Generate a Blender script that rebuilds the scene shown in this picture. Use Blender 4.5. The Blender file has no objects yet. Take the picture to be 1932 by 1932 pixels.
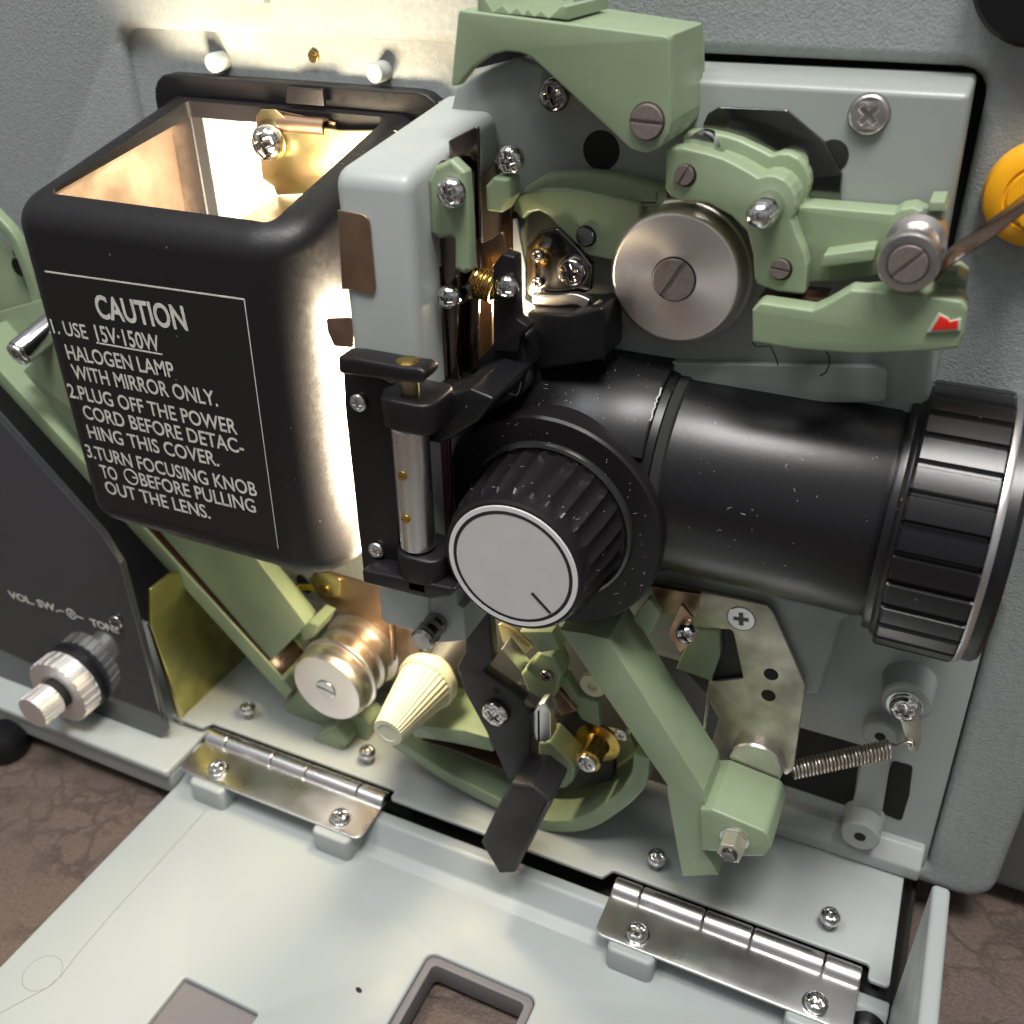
import bpy, bmesh, math, random
from mathutils import Vector, Matrix
random.seed(7)
C = bpy.context.scene.collection
# ------------------------------------------------------------------ units
# The machine is measured in "units" of 0.8 mm: X along the lens, d = distance out of the
# back panel towards the viewer, Z up from the lens-side eye line.  W() turns that into metres.
S = 0.0008
TABLE = -361.0
D0 = 300.0
def W(X, d, Z): return Vector((X*S, -d*S, (Z-TABLE)*S))

# ------------------------------------------------------------------ camera
F = 1847.0
AX = Vector((0.90810298, 0.21555783, -0.3590039))
AY = Vector((0.41863355, -0.48728407, 0.76635513))
AZ = Vector((-0.00974303, -0.84622045, -0.53274386))
cam = bpy.data.cameras.new('camera'); camo = bpy.data.objects.new('camera', cam); C.objects.link(camo)
rot = Matrix(((AX.x, -AX.y, -AX.z), (AY.x, -AY.y, -AY.z), (AZ.x, -AZ.y, -AZ.z)))
camo.matrix_world = Matrix.Translation(W(0, D0, 0)) @ rot.to_4x4()
cam.sensor_width = 36; cam.sensor_height = 36; cam.lens = 36*F/1932
cam.clip_start = 0.01; cam.clip_end = 20
cam.dof.use_dof = True; cam.dof.focus_distance = 0.245; cam.dof.aperture_fstop = 17
sc = bpy.context.scene; sc.camera = camo
sc.view_settings.view_transform = 'Standard'; sc.view_settings.look = 'None'
sc.view_settings.exposure = 0.12; sc.view_settings.gamma = 1; sc.view_settings.use_curve_mapping = False
sc.cycles.max_bounces = 8

# ------------------------------------------------------------------ world: a dim room
wd = bpy.data.worlds.new('World'); sc.world = wd; wd.use_nodes = True
nt = wd.node_tree; nt.nodes.clear()
tc = nt.nodes.new('ShaderNodeTexCoord'); sp = nt.nodes.new('ShaderNodeSeparateXYZ')
cr = nt.nodes.new('ShaderNodeValToRGB'); mr = nt.nodes.new('ShaderNodeMapRange')
bg = nt.nodes.new('ShaderNodeBackground'); out = nt.nodes.new('ShaderNodeOutputWorld')
nt.links.new(tc.outputs['Generated'], sp.inputs[0]); nt.links.new(sp.outputs['Z'], mr.inputs[0])
mr.inputs[1].default_value = -1; mr.inputs[2].default_value = 1
nt.links.new(mr.outputs[0], cr.inputs[0])
wn = nt.nodes.new('ShaderNodeTexNoise'); wn.inputs['Scale'].default_value = 2.2; wn.inputs['Detail'].default_value = 1.5; nt.links.new(tc.outputs['Generated'], wn.inputs['Vector'])
wr = nt.nodes.new('ShaderNodeMapRange'); wr.inputs[1].default_value = .36; wr.inputs[2].default_value = .64; wr.inputs[3].default_value = .3; wr.inputs[4].default_value = 1.8; nt.links.new(wn.outputs[0], wr.inputs[0])
wm = nt.nodes.new('ShaderNodeMix'); wm.data_type = 'RGBA'; wm.blend_type = 'MULTIPLY'; wm.inputs[0].default_value = 1; nt.links.new(cr.outputs[0], wm.inputs[6]); nt.links.new(wr.outputs[0], wm.inputs[7]); nt.links.new(wm.outputs[2], bg.inputs[0]); nt.links.new(bg.outputs[0], out.inputs[0])
e = cr.color_ramp.elements
e[0].position = 0.0; e[0].color = (.24, .23, .22, 1)
e[1].position = 1.0; e[1].color = (.95, .95, .98, 1)
m = cr.color_ramp.elements.new(0.5); m.color = (.34, .34, .35, 1)
m = cr.color_ramp.elements.new(0.75); m.color = (.60, .60, .62, 1)
bg.inputs[1].default_value = 0.42

# ------------------------------------------------------------------ lamps
def lamp(name, kind, pos, target, power, color, size=None, sizey=None, spread=None, r=None, spot=None):
    l = bpy.data.lights.new(name, kind); o = bpy.data.objects.new(name, l); C.objects.link(o)
    o.location = W(*pos); l.energy = power; l.color = color
    if target is not None:
        o.rotation_euler = (W(*target)-W(*pos)).to_track_quat('-Z', 'Y').to_euler()
    if kind == 'AREA':
        l.shape = 'RECTANGLE'; l.size = size; l.size_y = sizey or size
        if spread: l.spread = math.radians(spread)
    if spot: l.spot_size = math.radians(spot); l.spot_blend = .7; l.shadow_soft_size = .018
    if kind == 'POINT' and r: l.shadow_soft_size = r
    return o
lamp('ceiling_lamp', 'AREA', (120, 330, 1000), (-60, 60, -150), 11.0, (1, .97, .93), .34, .22)
lamp('ceiling_lamp_far', 'AREA', (-500, 500, 1100), (-150, 60, -200), 5.0, (.96, .98, 1), .4, .3)
# light of the burning halogen lamp
lamp('halogen_in_cover', 'SPOT', (-208, 60, -93), (-204, -4, -20), 1.5, (1, .82, .56), spot=100)
lamp('halogen_back', 'SPOT', (-214, 52, -130), (-246, -5, -95), 2.8, (1, .84, .62), spot=64)
lamp('halogen_gap', 'AREA', (-155, 57, -148), (-176, 60, -148), 1.35, (1, .83, .58), .028, .062, 165)
lamp('halogen_low', 'POINT', (-162, 44, -216), None, .22, (1, .80, .50), r=.006)
lamp('halogen_gate', 'POINT', (-118.5, 49, -104), None, .028, (1, .80, .52), r=.002)

# ------------------------------------------------------------------ pixel measuring (photo in 1932 px)
OFF = {'A': (0, 0, 1000), 'B': (1000, 0, 1000), 'C': (1992, 0, 1000), 'D': (0, 1000, 1000), 'E': (1000, 1000, 1000), 'F': (1992, 1000, 1000),
       'G': (0, 1992, 1000), 'H': (1000, 1992, 1000), 'I': (1992, 1992, 1000), 'W': (700, 1600, 700), 'V': (1250, 1700, 700),
       'U': (1700, 1700, 700), 'T': (1200, 400, 600), 'S': (1450, 200, 600), 'Q': (0, 1650, 600)}
def px(t, x, y):
    if t not in OFF: return x, y
    ox, oy, s = OFF[t]; k = 1932/2992
    return (ox+x*s/1932)*k, (oy+y*s/1932)*k
def ray(t, x, y):
    u, v = px(t, x, y); q = Vector((u-966, v-966, F))
    return Vector((AX@q if False else AX.dot(q), AY.dot(q), AZ.dot(q)))
def at(t, d, *pts):
    "points of the plane at distance d in front of the panel -> [(X,Z)]"
    o = []
    for x, y in pts:
        r = ray(t, x, y); k = (D0-d)/r.y; o.append((r.x*k, r.z*k))
    return o
def atz(t, z, *pts):
    "points of the level plane z -> [(X,d)]"
    o = []
    for x, y in pts:
        r = ray(t, x, y); k = z/r.z; o.append((r.x*k, D0-r.y*k))
    return o
def atx(t, X, *pts):
    "points of the side plane X -> [(d,Z)]"
    o = []
    for x, y in pts:
        r = ray(t, x, y); k = X/r.x; o.append((D0-r.y*k, r.z*k))
    return o
def mid(ps): return (sum(p[0] for p in ps)/len(ps), sum(p[1] for p in ps)/len(ps))

# ------------------------------------------------------------------ materials
MAT = {}
def material(name, col, rough=.5, metal=0., spec=.5, bump=0., bscale=1500., bdist=.0002, mottle=0., mscale=150., dust=0., col2=None, aniso=0., coat=0., trans=0., emis=None, fine=None, brush=None, detail=3.):
    m = bpy.data.materials.new(name); m.use_nodes = True; nt = m.node_tree; N = nt.nodes; L = nt.links
    b = N['Principled BSDF']
    b.inputs['Base Color'].default_value = (*col, 1); b.inputs['Roughness'].default_value = rough
    b.inputs['Metallic'].default_value = metal; b.inputs['Specular IOR Level'].default_value = spec
    b.inputs['Coat Weight'].default_value = coat
    if aniso: b.inputs['Anisotropic'].default_value = aniso
    if trans: b.inputs['Transmission Weight'].default_value = trans
    if emis: b.inputs['Emission Color'].default_value = (*emis[:3], 1); b.inputs['Emission Strength'].default_value = emis[3]
    if aniso:
        tg = N.new('ShaderNodeTangent'); tg.direction_type = 'RADIAL'; tg.axis = 'Y'; L.new(tg.outputs[0], b.inputs['Tangent'])
    t = N.new('ShaderNodeTexCoord'); P = t.outputs['Object']
    csock = None
    if mottle or col2:
        n = N.new('ShaderNodeTexNoise'); n.inputs['Scale'].default_value = mscale; n.inputs['Detail'].default_value = 5
        L.new(P, n.inputs['Vector'])
        r = N.new('ShaderNodeMapRange'); r.inputs[1].default_value = .35; r.inputs[2].default_value = .65; L.new(n.outputs[0], r.inputs[0])
        x = N.new('ShaderNodeMix'); x.data_type = 'RGBA'; L.new(r.outputs[0], x.inputs[0])
        c2 = col2 or tuple(c*(1-mottle) for c in col)
        x.inputs[6].default_value = (*col, 1); x.inputs[7].default_value = (*c2, 1)
        csock = x.outputs[2]
        rr = N.new('ShaderNodeMapRange'); L.new(n.outputs[0], rr.inputs[0]); rr.inputs[1].default_value = .3; rr.inputs[2].default_value = .7
        rr.inputs[3].default_value = max(.02, rough*.8); rr.inputs[4].default_value = min(1, rough*1.2); L.new(rr.outputs[0], b.inputs['Roughness'])
    if dust:
        v = N.new('ShaderNodeTexVoronoi'); v.inputs['Scale'].default_value = 330; L.new(P, v.inputs['Vector'])
        wn = N.new('ShaderNodeTexNoise'); wn.inputs['Scale'].default_value = 220; L.new(P, wn.inputs['Vector'])
        g = N.new('ShaderNodeMath'); g.operation = 'LESS_THAN'; L.new(v.outputs['Distance'], g.inputs[0]); g.inputs[1].default_value = .075
        g2 = N.new('ShaderNodeMath'); g2.operation = 'GREATER_THAN'; L.new(wn.outputs[0], g2.inputs[0]); g2.inputs[1].default_value = .62-dust*.1
        mu = N.new('ShaderNodeMath'); mu.operation = 'MULTIPLY'; L.new(g.outputs[0], mu.inputs[0]); L.new(g2.outputs[0], mu.inputs[1])
        m3 = N.new('ShaderNodeMath'); m3.operation = 'MULTIPLY'; L.new(mu.outputs[0], m3.inputs[0]); m3.inputs[1].default_value = dust
        x = N.new('ShaderNodeMix'); x.data_type = 'RGBA'; L.new(m3.outputs[0], x.inputs[0])
        if csock: L.new(csock, x.inputs[6])
        else: x.inputs[6].default_value = (*col, 1)
        x.inputs[7].default_value = (.55, .53, .5, 1); csock = x.outputs[2]
    if csock: L.new(csock, b.inputs['Base Color'])
    if bump:
        n = N.new('ShaderNodeTexNoise'); n.inputs['Scale'].default_value = bscale; n.inputs['Detail'].default_value = detail
        if brush:
            mp = N.new('ShaderNodeMapping'); mp.inputs['Scale'].default_value = brush; L.new(P, mp.inputs[0]); L.new(mp.outputs[0], n.inputs['Vector'])
        else: L.new(P, n.inputs['Vector'])
        bn = N.new('ShaderNodeBump'); bn.inputs['Strength'].default_value = bump; bn.inputs['Distance'].default_value = bdist
        L.new(n.outputs[0], bn.inputs['Height']); L.new(bn.outputs[0], b.inputs['Normal'])
    MAT[name] = m; return m
material('grey_paint', (.345, .37, .355), .38, bump=.25, bscale=900, bdist=.00006, mottle=.07, mscale=60, dust=.12)
material('casting_paint', (.265, .288, .268), .38, bump=.25, bscale=900, bdist=.00006, mottle=.08, mscale=60, dust=.12)
material('lid_paint', (.305, .332, .328), .42, dust=.10, bump=.15, bscale=500, bdist=.00005, mottle=.04, mscale=40)
material('crinkle_paint', (.30, .325, .325), .6, bump=.9, bscale=1550, bdist=.0002, mottle=.12, mscale=500)
material('black_paint', (.011, .010, .011), .42, spec=.3, bump=.35, bscale=1400, bdist=.00008, mottle=.2, mscale=500, dust=.25)
material('label_black', (.010, .008, .009), .36, bump=.15, bscale=2500, bdist=.00004, dust=.3)
material('anodised_black', (.006, .0055, .0065), .31, spec=.5, bump=.5, bscale=5200, bdist=.00005, dust=.2)
material('gloss_black', (.007, .007, .008), .33, spec=.28, bump=.2, bscale=700, bdist=.00004, dust=.2)
material('polished_black', (.02, .02, .02), .14, spec=.8)
material('plastic_black', (.010, .009, .010), .36, spec=.28, bump=.2, bscale=900, bdist=.00005, dust=.2)
material('lever_black', (.020, .018, .020), .42, spec=.35, bump=.3, bscale=350, bdist=.0001, mottle=.3, mscale=80)
material('green_plastic', (.232, .298, .182), .40, bump=.35, bscale=700, bdist=.00005, mottle=.14, mscale=45, dust=.35)
material('cream_plastic', (.60, .58, .42), .45, mottle=.06)
material('chrome', (.80, .79, .78), .12, 1, mottle=.25, mscale=500)
material('dark_chrome', (.36, .33, .32), .16, 1, mottle=.3, mscale=300)
material('steel', (.68, .64, .61), .32, 1, bump=.25, bscale=300, bdist=.00005, mottle=.12, mscale=200)
material('brushed_steel', (.95, .88, .82), .46, 1, aniso=.7, mottle=.06, mscale=100)
material('satin_alu', (.72, .71, .70), .30, 1, mottle=.04, mscale=60)
material('turned_alu', (.92, .90, .88), .46, 1)
material('turned_steel', (.86, .79, .72), .28, 1, aniso=.5)
material('screw_brown', (.36, .30, .28), .5, .75, mottle=.3, mscale=900)
material('copper_liner', (.52, .37, .26), .46, .9, bump=.4, bscale=900, bdist=.0001, mottle=.3, mscale=90)
material('copper', (.50, .34, .23), .38, 1, bump=.3, bscale=900, bdist=.00008, mottle=.35, mscale=130)
material('zinc_yellow', (.60, .54, .24), .34, 1, mottle=.25, mscale=120, col2=(.58, .42, .26))
material('chromate', (.50, .48, .17), .36, 1, mottle=.2, mscale=120, col2=(.36, .34, .12))
material('zinc_plate', (.62, .59, .47), .36, .75, mottle=.3, mscale=90, col2=(.36, .33, .26))
material('brass', (.62, .42, .12), .24, 1, mottle=.25, mscale=400)
material('magenta_coat', (.30, .12, .17), .25, 1, mottle=.3, mscale=100)
material('gate_plate', (.20, .155, .135), .18, 1, mottle=.3, mscale=100)
material('mirror_dark', (.20, .20, .19), .13, 1, mottle=.3, mscale=120)
material('lint', (.45, .44, .42), .8)
material('white_ink', (.64, .62, .56), .6, mottle=.22, mscale=300)
material('disc_grey', (.50, .50, .48), .42, mottle=.05)
material('ring_white', (.62, .61, .60), .4)
material('dark_void', (.006, .006, .006), .8)
material('dark_grey', (.10, .10, .105), .5, mottle=.15)
material('window_grey', (.14, .13, .135), .55, bump=.2)
material('smoke_acrylic', (.036, .038, .044), .07, spec=.9, dust=.12)
material('amber_plastic', (.86, .40, .012), .28, mottle=.1)
material('red_paint', (.62, .02, .01), .35)
material('pale_green', (.40, .46, .36), .5)
material('film_base', (.045, .022, .013), .16, spec=.7, mottle=.3, mscale=150)
material('spring_steel', (.66, .58, .50), .32, 1)
material('yellow_wire', (.75, .62, .03), .4)
material('lamp_glow', (1, .8, .5), .5, emis=(1, .78, .48, 30))
def leather():
    m = material('leatherette', (.10, .074, .065), .55, spec=.35)
    nt = m.node_tree; N = nt.nodes; L = nt.links; b = N['Principled BSDF']
    t = N.new('ShaderNodeTexCoord'); P = t.outputs['Object']
    d = N.new('ShaderNodeTexNoise'); d.inputs['Scale'].default_value = 45; d.inputs['Detail'].default_value = 4; L.new(P, d.inputs['Vector'])
    mx = N.new('ShaderNodeMix'); mx.data_type = 'VECTOR'; mx.inputs[0].default_value = .045; L.new(P, mx.inputs[4]); L.new(d.outputs['Color'], mx.inputs[5])
    mp = N.new('ShaderNodeMapping'); mp.inputs['Scale'].default_value = (1, 1.0, 1); mp.inputs['Rotation'].default_value = (0, 0, .5); L.new(mx.outputs[1], mp.inputs[0])
    v = N.new('ShaderNodeTexVoronoi'); v.feature = 'DISTANCE_TO_EDGE'; v.inputs['Scale'].default_value = 62; L.new(mp.outputs[0], v.inputs['Vector'])
    r = N.new('ShaderNodeMapRange'); r.inputs[1].default_value = 0; r.inputs[2].default_value = .13; L.new(v.outputs['Distance'], r.inputs[0])
    n2 = N.new('ShaderNodeTexNoise'); n2.inputs['Scale'].default_value = 1000; n2.inputs['Detail'].default_value = 6; L.new(P, n2.inputs['Vector'])
    n3 = N.new('ShaderNodeTexNoise'); n3.inputs['Scale'].default_value = 28; L.new(P, n3.inputs['Vector'])
    am = N.new('ShaderNodeMapRange'); am.inputs[1].default_value = .4; am.inputs[2].default_value = .6; L.new(n3.outputs[0], am.inputs[0])
    inv = N.new('ShaderNodeMath'); inv.operation = 'SUBTRACT'; inv.inputs[0].default_value = 1; L.new(r.outputs[0], inv.inputs[1])
    mm = N.new('ShaderNodeMath'); mm.operation = 'MULTIPLY'; L.new(inv.outputs[0], mm.inputs[0]); L.new(am.outputs[0], mm.inputs[1])
    h = N.new('ShaderNodeMath'); h.operation = 'MULTIPLY_ADD'; L.new(mm.outputs[0], h.inputs[0]); h.inputs[1].default_value = -.75; L.new(n2.outputs[0], h.inputs[2])
    bn = N.new('ShaderNodeBump'); bn.inputs['Strength'].default_value = .8; bn.inputs['Distance'].default_value = .0005
    L.new(h.outputs[0], bn.inputs['Height']); L.new(bn.outputs[0], b.inputs['Normal'])
    x = N.new('ShaderNodeMix'); x.data_type = 'RGBA'; L.new(n2.outputs[0], x.inputs[0]); x.inputs[6].default_value = (.046, .033, .027, 1); x.inputs[7].default_value = (.150, .110, .088, 1)
    x2 = N.new('ShaderNodeMix'); x2.data_type = 'RGBA'; L.new(mm.outputs[0], x2.inputs[0]); L.new(x.outputs[2], x2.inputs[6]); x2.inputs[7].default_value = (.060, .043, .035, 1)
    L.new(x2.outputs[2], b.inputs['Base Color'])
leather()

# ------------------------------------------------------------------ building helpers
ORG = {}
def thing(name, label, cat, base, group=None):
    o = bpy.data.objects.new(name, None); C.objects.link(o); o.empty_display_size = .01
    o.location = W(*base); ORG[o.name] = W(*base); o['label'] = label; o['category'] = cat
    if group: o['group'] = group
    return o
def link(name, me, mat, parent=None, label=None, sharp=35):
    "me holds metres in world space; the object's origin goes to the middle of its bounds"
    if not me.vertices: raise ValueError('empty '+name)
    lo = Vector((min(v.co.x for v in me.vertices), min(v.co.y for v in me.vertices), min(v.co.z for v in me.vertices)))
    hi = Vector((max(v.co.x for v in me.vertices), max(v.co.y for v in me.vertices), max(v.co.z for v in me.vertices)))
    c = (lo+hi)/2; me.transform(Matrix.Translation(-c))
    me.name = name; o = bpy.data.objects.new(name, me); C.objects.link(o)
    me.materials.clear()
    for mm in (mat if isinstance(mat, (list, tuple)) else [mat]): me.materials.append(MAT[mm])
    me.polygons.foreach_set('use_smooth', [True]*len(me.polygons))
    me.set_sharp_from_angle(angle=math.radians(sharp))
    ORG[o.name] = c
    if parent: o.parent = parent; o.location = c-ORG[parent.name]
    else: o.location = c
    if label: o['label'] = label
    return o
def solo(o, label, cat, kind=None, group=None):
    o['label'] = label
    if cat: o['category'] = cat
    if kind: o['kind'] = kind
    if group: o['group'] = group
    return o
def rnd(pts, r, n=4):
    "round the corners of a polygon; r one radius or one per corner"
    out = []; N = len(pts)
    for i in range(N):
        rr = r[i] if isinstance(r, (list, tuple)) else r
        p = Vector(pts[i]); a = Vector(pts[i-1])-p; b = Vector(pts[(i+1) % N])-p
        la, lb = a.length, b.length
        if rr <= 0 or la < 1e-6 or lb < 1e-6: out.append(tuple(p)); continue
        a /= la; b /= lb
        ang = math.acos(max(-1, min(1, a.dot(b))))
        if ang > 3.05: out.append(tuple(p)); continue
        t = min(rr/math.tan(ang/2), la*.48, lb*.48); 
        p0, p2 = p+a*t, p+b*t
        cdir = (a+b).normalized(); rad = t*math.tan(ang/2); cc = p+cdir*(rad/math.sin(ang/2))
        v0, v2 = p0-cc, p2-cc; a0 = math.atan2(v0.y, v0.x); da = math.atan2(v2.y, v2.x)-a0
        da = (da+math.pi) % (2*math.pi)-math.pi
        for k in range(n+1):
            q = a0+da*k/n; out.append((cc.x+rad*math.cos(q), cc.y+rad*math.sin(q)))
    return out
def circle(c, r, n=40, a0=0): return [(c[0]+r*math.cos(a0+2*math.pi*k/n), c[1]+r*math.sin(a0+2*math.pi*k/n)) for k in range(n)]
def ellipse(c, rx, ry, ang=0, n=40):
    o = []
    for k in range(n):
        x, y = rx*math.cos(2*math.pi*k/n), ry*math.sin(2*math.pi*k/n)
        o.append((c[0]+x*math.cos(ang)-y*math.sin(ang), c[1]+x*math.sin(ang)+y*math.cos(ang)))
    return o
def rect(x0, z0, x1, z1): return [(x0, z0), (x1, z0), (x1, z1), (x0, z1)]
def area(p): return .5*sum(p[i-1][0]*p[i][1]-p[i][0]*p[i-1][1] for i in range(len(p)))
def flat(outline, holes, h, bev, res=2, grow=0):
    "solid plate in local x,y, thickness h centred on z=0, edges rounded by bev -> mesh (units)"
    cu = bpy.data.curves.new('p', 'CURVE'); cu.dimensions = '2D'; cu.fill_mode = 'BOTH'
    bev = min(bev, h*.49)
    cu.extrude = h/2-bev; cu.bevel_depth = bev; cu.bevel_resolution = res; cu.offset = -bev
    for k, poly in enumerate([outline]+list(holes)):
        poly = list(poly)
        if (area(poly) < 0) != (k > 0): poly.reverse()
        s = cu.splines.new('POLY'); s.points.add(len(poly)-1); s.use_cyclic_u = True
        for q, p in zip(s.points, poly): q.co = (p[0], p[1], 0, 1)
    o = bpy.data.objects.new('p', cu); me = bpy.data.meshes.new_from_object(o)
    bpy.data.objects.remove(o); bpy.data.curves.remove(cu)
    return me
def place(me, M):
    me.transform(M); return me
def frameY(dm):   # local x,y,z -> X, Z, d
    return lambda v: W(v.x, dm+v.z, v.y)
def frameZ(zm):   # local x,y,z -> X, d, Z   (level plates)
    return lambda v: W(v.x, v.y, zm+v.z)
def frameX(xm):   # local x,y,z -> d, Z, X
    return lambda v: W(xm+v.z, v.x, v.y)
def mapm(me, f):
    for v in me.vertices: v.co = f(v.co)
    return me
def fixn(me):
    bm = bmesh.new(); bm.from_mesh(me); bmesh.ops.remove_doubles(bm, verts=bm.verts, dist=1e-7); bmesh.ops.recalc_face_normals(bm, faces=bm.faces); bm.to_mesh(me); bm.free(); return me
def prism(name, parent, mat, outline, d0, d1, bev=.6, holes=(), res=2, label=None, ret=False, taper=None):
    a, b = min(d0, d1), max(d0, d1)
    me = flat(outline, holes, b-a, bev, res)
    if taper:
        c, k = taper; hh = b-a
        for v in me.vertices:
            s = 1+(k-1)*((v.co.z+hh/2)/hh); v.co.x = c[0]+(v.co.x-c[0])*s; v.co.y = c[1]+(v.co.y-c[1])*s
    mapm(me, frameY((a+b)/2)); fixn(me)
    return me if ret else link(name, me, mat, parent, label)
def slabz(name, parent, mat, outline, z0, z1, bev=.6, holes=(), res=2, label=None, ret=False):
    a, b = min(z0, z1), max(z0, z1)
    me = fixn(mapm(flat(outline, holes, b-a, bev, res), frameZ((a+b)/2)))
    return me if ret else link(name, me, mat, parent, label)
def wallx(name, parent, mat, outline_dz, x0, x1, bev=.6, holes=(), res=2, label=None, ret=False):
    a, b = min(x0, x1), max(x0, x1)
    me = fixn(mapm(flat(outline_dz, holes, b-a, bev, res), frameX((a+b)/2)))
    return me if ret else link(name, me, mat, parent, label)
def lathe_mesh(profile, seg=64, rfun=None, cap=True):
    "profile [(r,h)] about local z"
    bm = bmesh.new(); rings = []
    for i, (r, h) in enumerate(profile):
        ring = []
        for k in range(seg):
            a = 2*math.pi*k/seg; rr = rfun(a, i, r) if rfun else r
            ring.append(bm.verts.new((rr*math.cos(a), rr*math.sin(a), h)))
        rings.append(ring)
    for i in range(len(rings)-1):
        for k in range(seg):
            bm.faces.new((rings[i][k], rings[i][(k+1) % seg], rings[i+1][(k+1) % seg], rings[i+1][k]))
    if cap:
        if profile[0][0] > 1e-4: bm.faces.new(list(reversed(rings[0])))
        if profile[-1][0] > 1e-4: bm.faces.new(rings[-1])
    bmesh.ops.remove_doubles(bm, verts=bm.verts, dist=1e-5)
    bmesh.ops.recalc_face_normals(bm, faces=bm.faces)
    me = bpy.data.meshes.new('l'); bm.to_mesh(me); bm.free(); return me
def lathe(name, parent, mat, axis, c, profile, seg=64, rfun=None, label=None, ret=False, sharp=35, cap=True):
    "axis 'Y': c=(X,Z) h=d ; 'X': c=(d,Z) h=X ; 'Z': c=(X,d) h=Z"
    me = lathe_mesh(profile, seg, rfun, cap)
    if axis == 'Y': f = lambda v: W(c[0]+v.x, v.z, c[1]+v.y)
    elif axis == 'X': f = lambda v: W(v.z, c[0]+v.x, c[1]+v.y)
    else: f = lambda v: W(c[0]+v.x, c[1]+v.y, v.z)
    fixn(mapm(me, f))
    return me if ret else link(name, me, mat, parent, label, sharp)
def join(*mes):
    bm = bmesh.new()
    for me in mes: bm.from_mesh(me); bpy.data.meshes.remove(me)
    me = bpy.data.meshes.new('j'); bm.to_mesh(me); bm.free(); return me
def tube_mesh(pts, r, cyc=False, res=4):
    "pts in units (X,d,Z)"
    cu = bpy.data.curves.new('t', 'CURVE'); cu.dimensions = '3D'; cu.bevel_depth = r*S; cu.bevel_resolution = res; cu.use_fill_caps = True
    s = cu.splines.new('POLY'); s.points.add(len(pts)-1); s.use_cyclic_u = cyc
    for q, p in zip(s.points, pts): q.co = (*W(*p), 1)
    o = bpy.data.objects.new('t', cu); me = bpy.data.meshes.new_from_object(o); bpy.data.objects.remove(o); bpy.data.curves.remove(cu)
    return me
def orient(me, pos, axis, spin=0):
    "local z -> direction axis (X,d,Z), origin -> pos (X,d,Z) units; me in units"
    z = Vector((axis[0], -axis[1], axis[2])).normalized()
    M = Matrix.Translation(W(*pos)) @ z.to_track_quat('Z', 'Y').to_matrix().to_4x4() @ Matrix.Rotation(spin, 4, 'Z') @ Matrix.Scale(S, 4)
    me.transform(M); return me
def cross(r, w, spin=0):
    p = [(r, -w), (r, w), (w, w), (w, r), (-w, r), (-w, w), (-r, w), (-r, -w), (-w, -w), (-w, -r), (w, -r), (w, -w)]
    return [(x*math.cos(spin)-y*math.sin(spin), x*math.sin(spin)+y*math.cos(spin)) for x, y in p]
def phillips_mesh(r, h, spin=.4, dome=.25, washer=0.):
    c = [(x*r, y*r) for x, y in cross(.52, .13, spin)]
    me = flat(circle((0, 0), r, 36), [c], h, min(h*.45, r*.28), 3)
    for v in me.vertices:
        if v.co.z > 0: v.co.z += dome*r*(1-min(1, (v.co.x**2+v.co.y**2)/r**2))
        v.co.z += h/2
    parts = [me, lathe_mesh([(r*.55, 0), (r*.55, h*.55), (r*.12, h*.35)], 24)]
    if washer: parts.append(lathe_mesh([(r*washer, -.05*r), (r*washer, .12*r), (r*.5, .14*r)], 40))
    return join(*parts)
def slot_mesh(r, h, spin=.4, w=.11):
    parts = [lathe_mesh([(r*.99, 0), (r*.99, h*.55)], 36)]
    for s in (1, -1):
        pts = []
        a0 = math.asin(w)
        for k in range(19):
            a = a0+(math.pi-2*a0)*k/18; pts.append((r*math.cos(a), s*r*math.sin(a)))
        c, q = math.cos(spin), math.sin(spin)
        me = flat([(x*c-y*q, x*q+y*c) for x, y in pts], [], h*.9, r*.05, 1)
        me.transform(Matrix.Translation((0, 0, h*.55))); parts.append(me)
    return join(*parts)
def screw(parent, pos, r, h=None, kind='p', axis=(0, 1, 0), mat='chrome', spin=None, name='screw', washer=0., dome=.25, label=None):
    h = h or r*.5
    spin = random.uniform(0, 1.5) if spin is None else spin
    me = phillips_mesh(r, h, spin, dome, washer) if kind == 'p' else slot_mesh(r, h, spin)
    return link(name, orient(me, pos, axis), mat, parent, label, 40)
def xd(t, d, x, y):
    p = at(t, d, (x, y))[0]; return (p[0], d, p[1])
def pathpoly(path, w):
    "outline of a strip of width w along an open path"
    L, R = [], []
    for i, p in enumerate(path):
        a = Vector(path[max(0, i-1)]); b = Vector(path[min(len(path)-1, i+1)]); t = (b-a).normalized(); n = Vector((-t.y, t.x))*w/2
        L.append(tuple(Vector(p)+n)); R.append(tuple(Vector(p)-n))
    return L+R[::-1]
def smooth(pts, n=6):
    "Catmull-Rom through open points"
    o = []; P = [Vector(p) for p in pts]
    for i in range(len(P)-1):
        a, b, c, d = P[max(0, i-1)], P[i], P[i+1], P[min(len(P)-1, i+2)]
        for k in range(n):
            t = k/n; o.append(tuple(.5*(2*b+(c-a)*t+(2*a-5*b+4*c-d)*t*t+(3*b-a-3*c+d)*t**3)))
    o.append(tuple(P[-1])); return o
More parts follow.
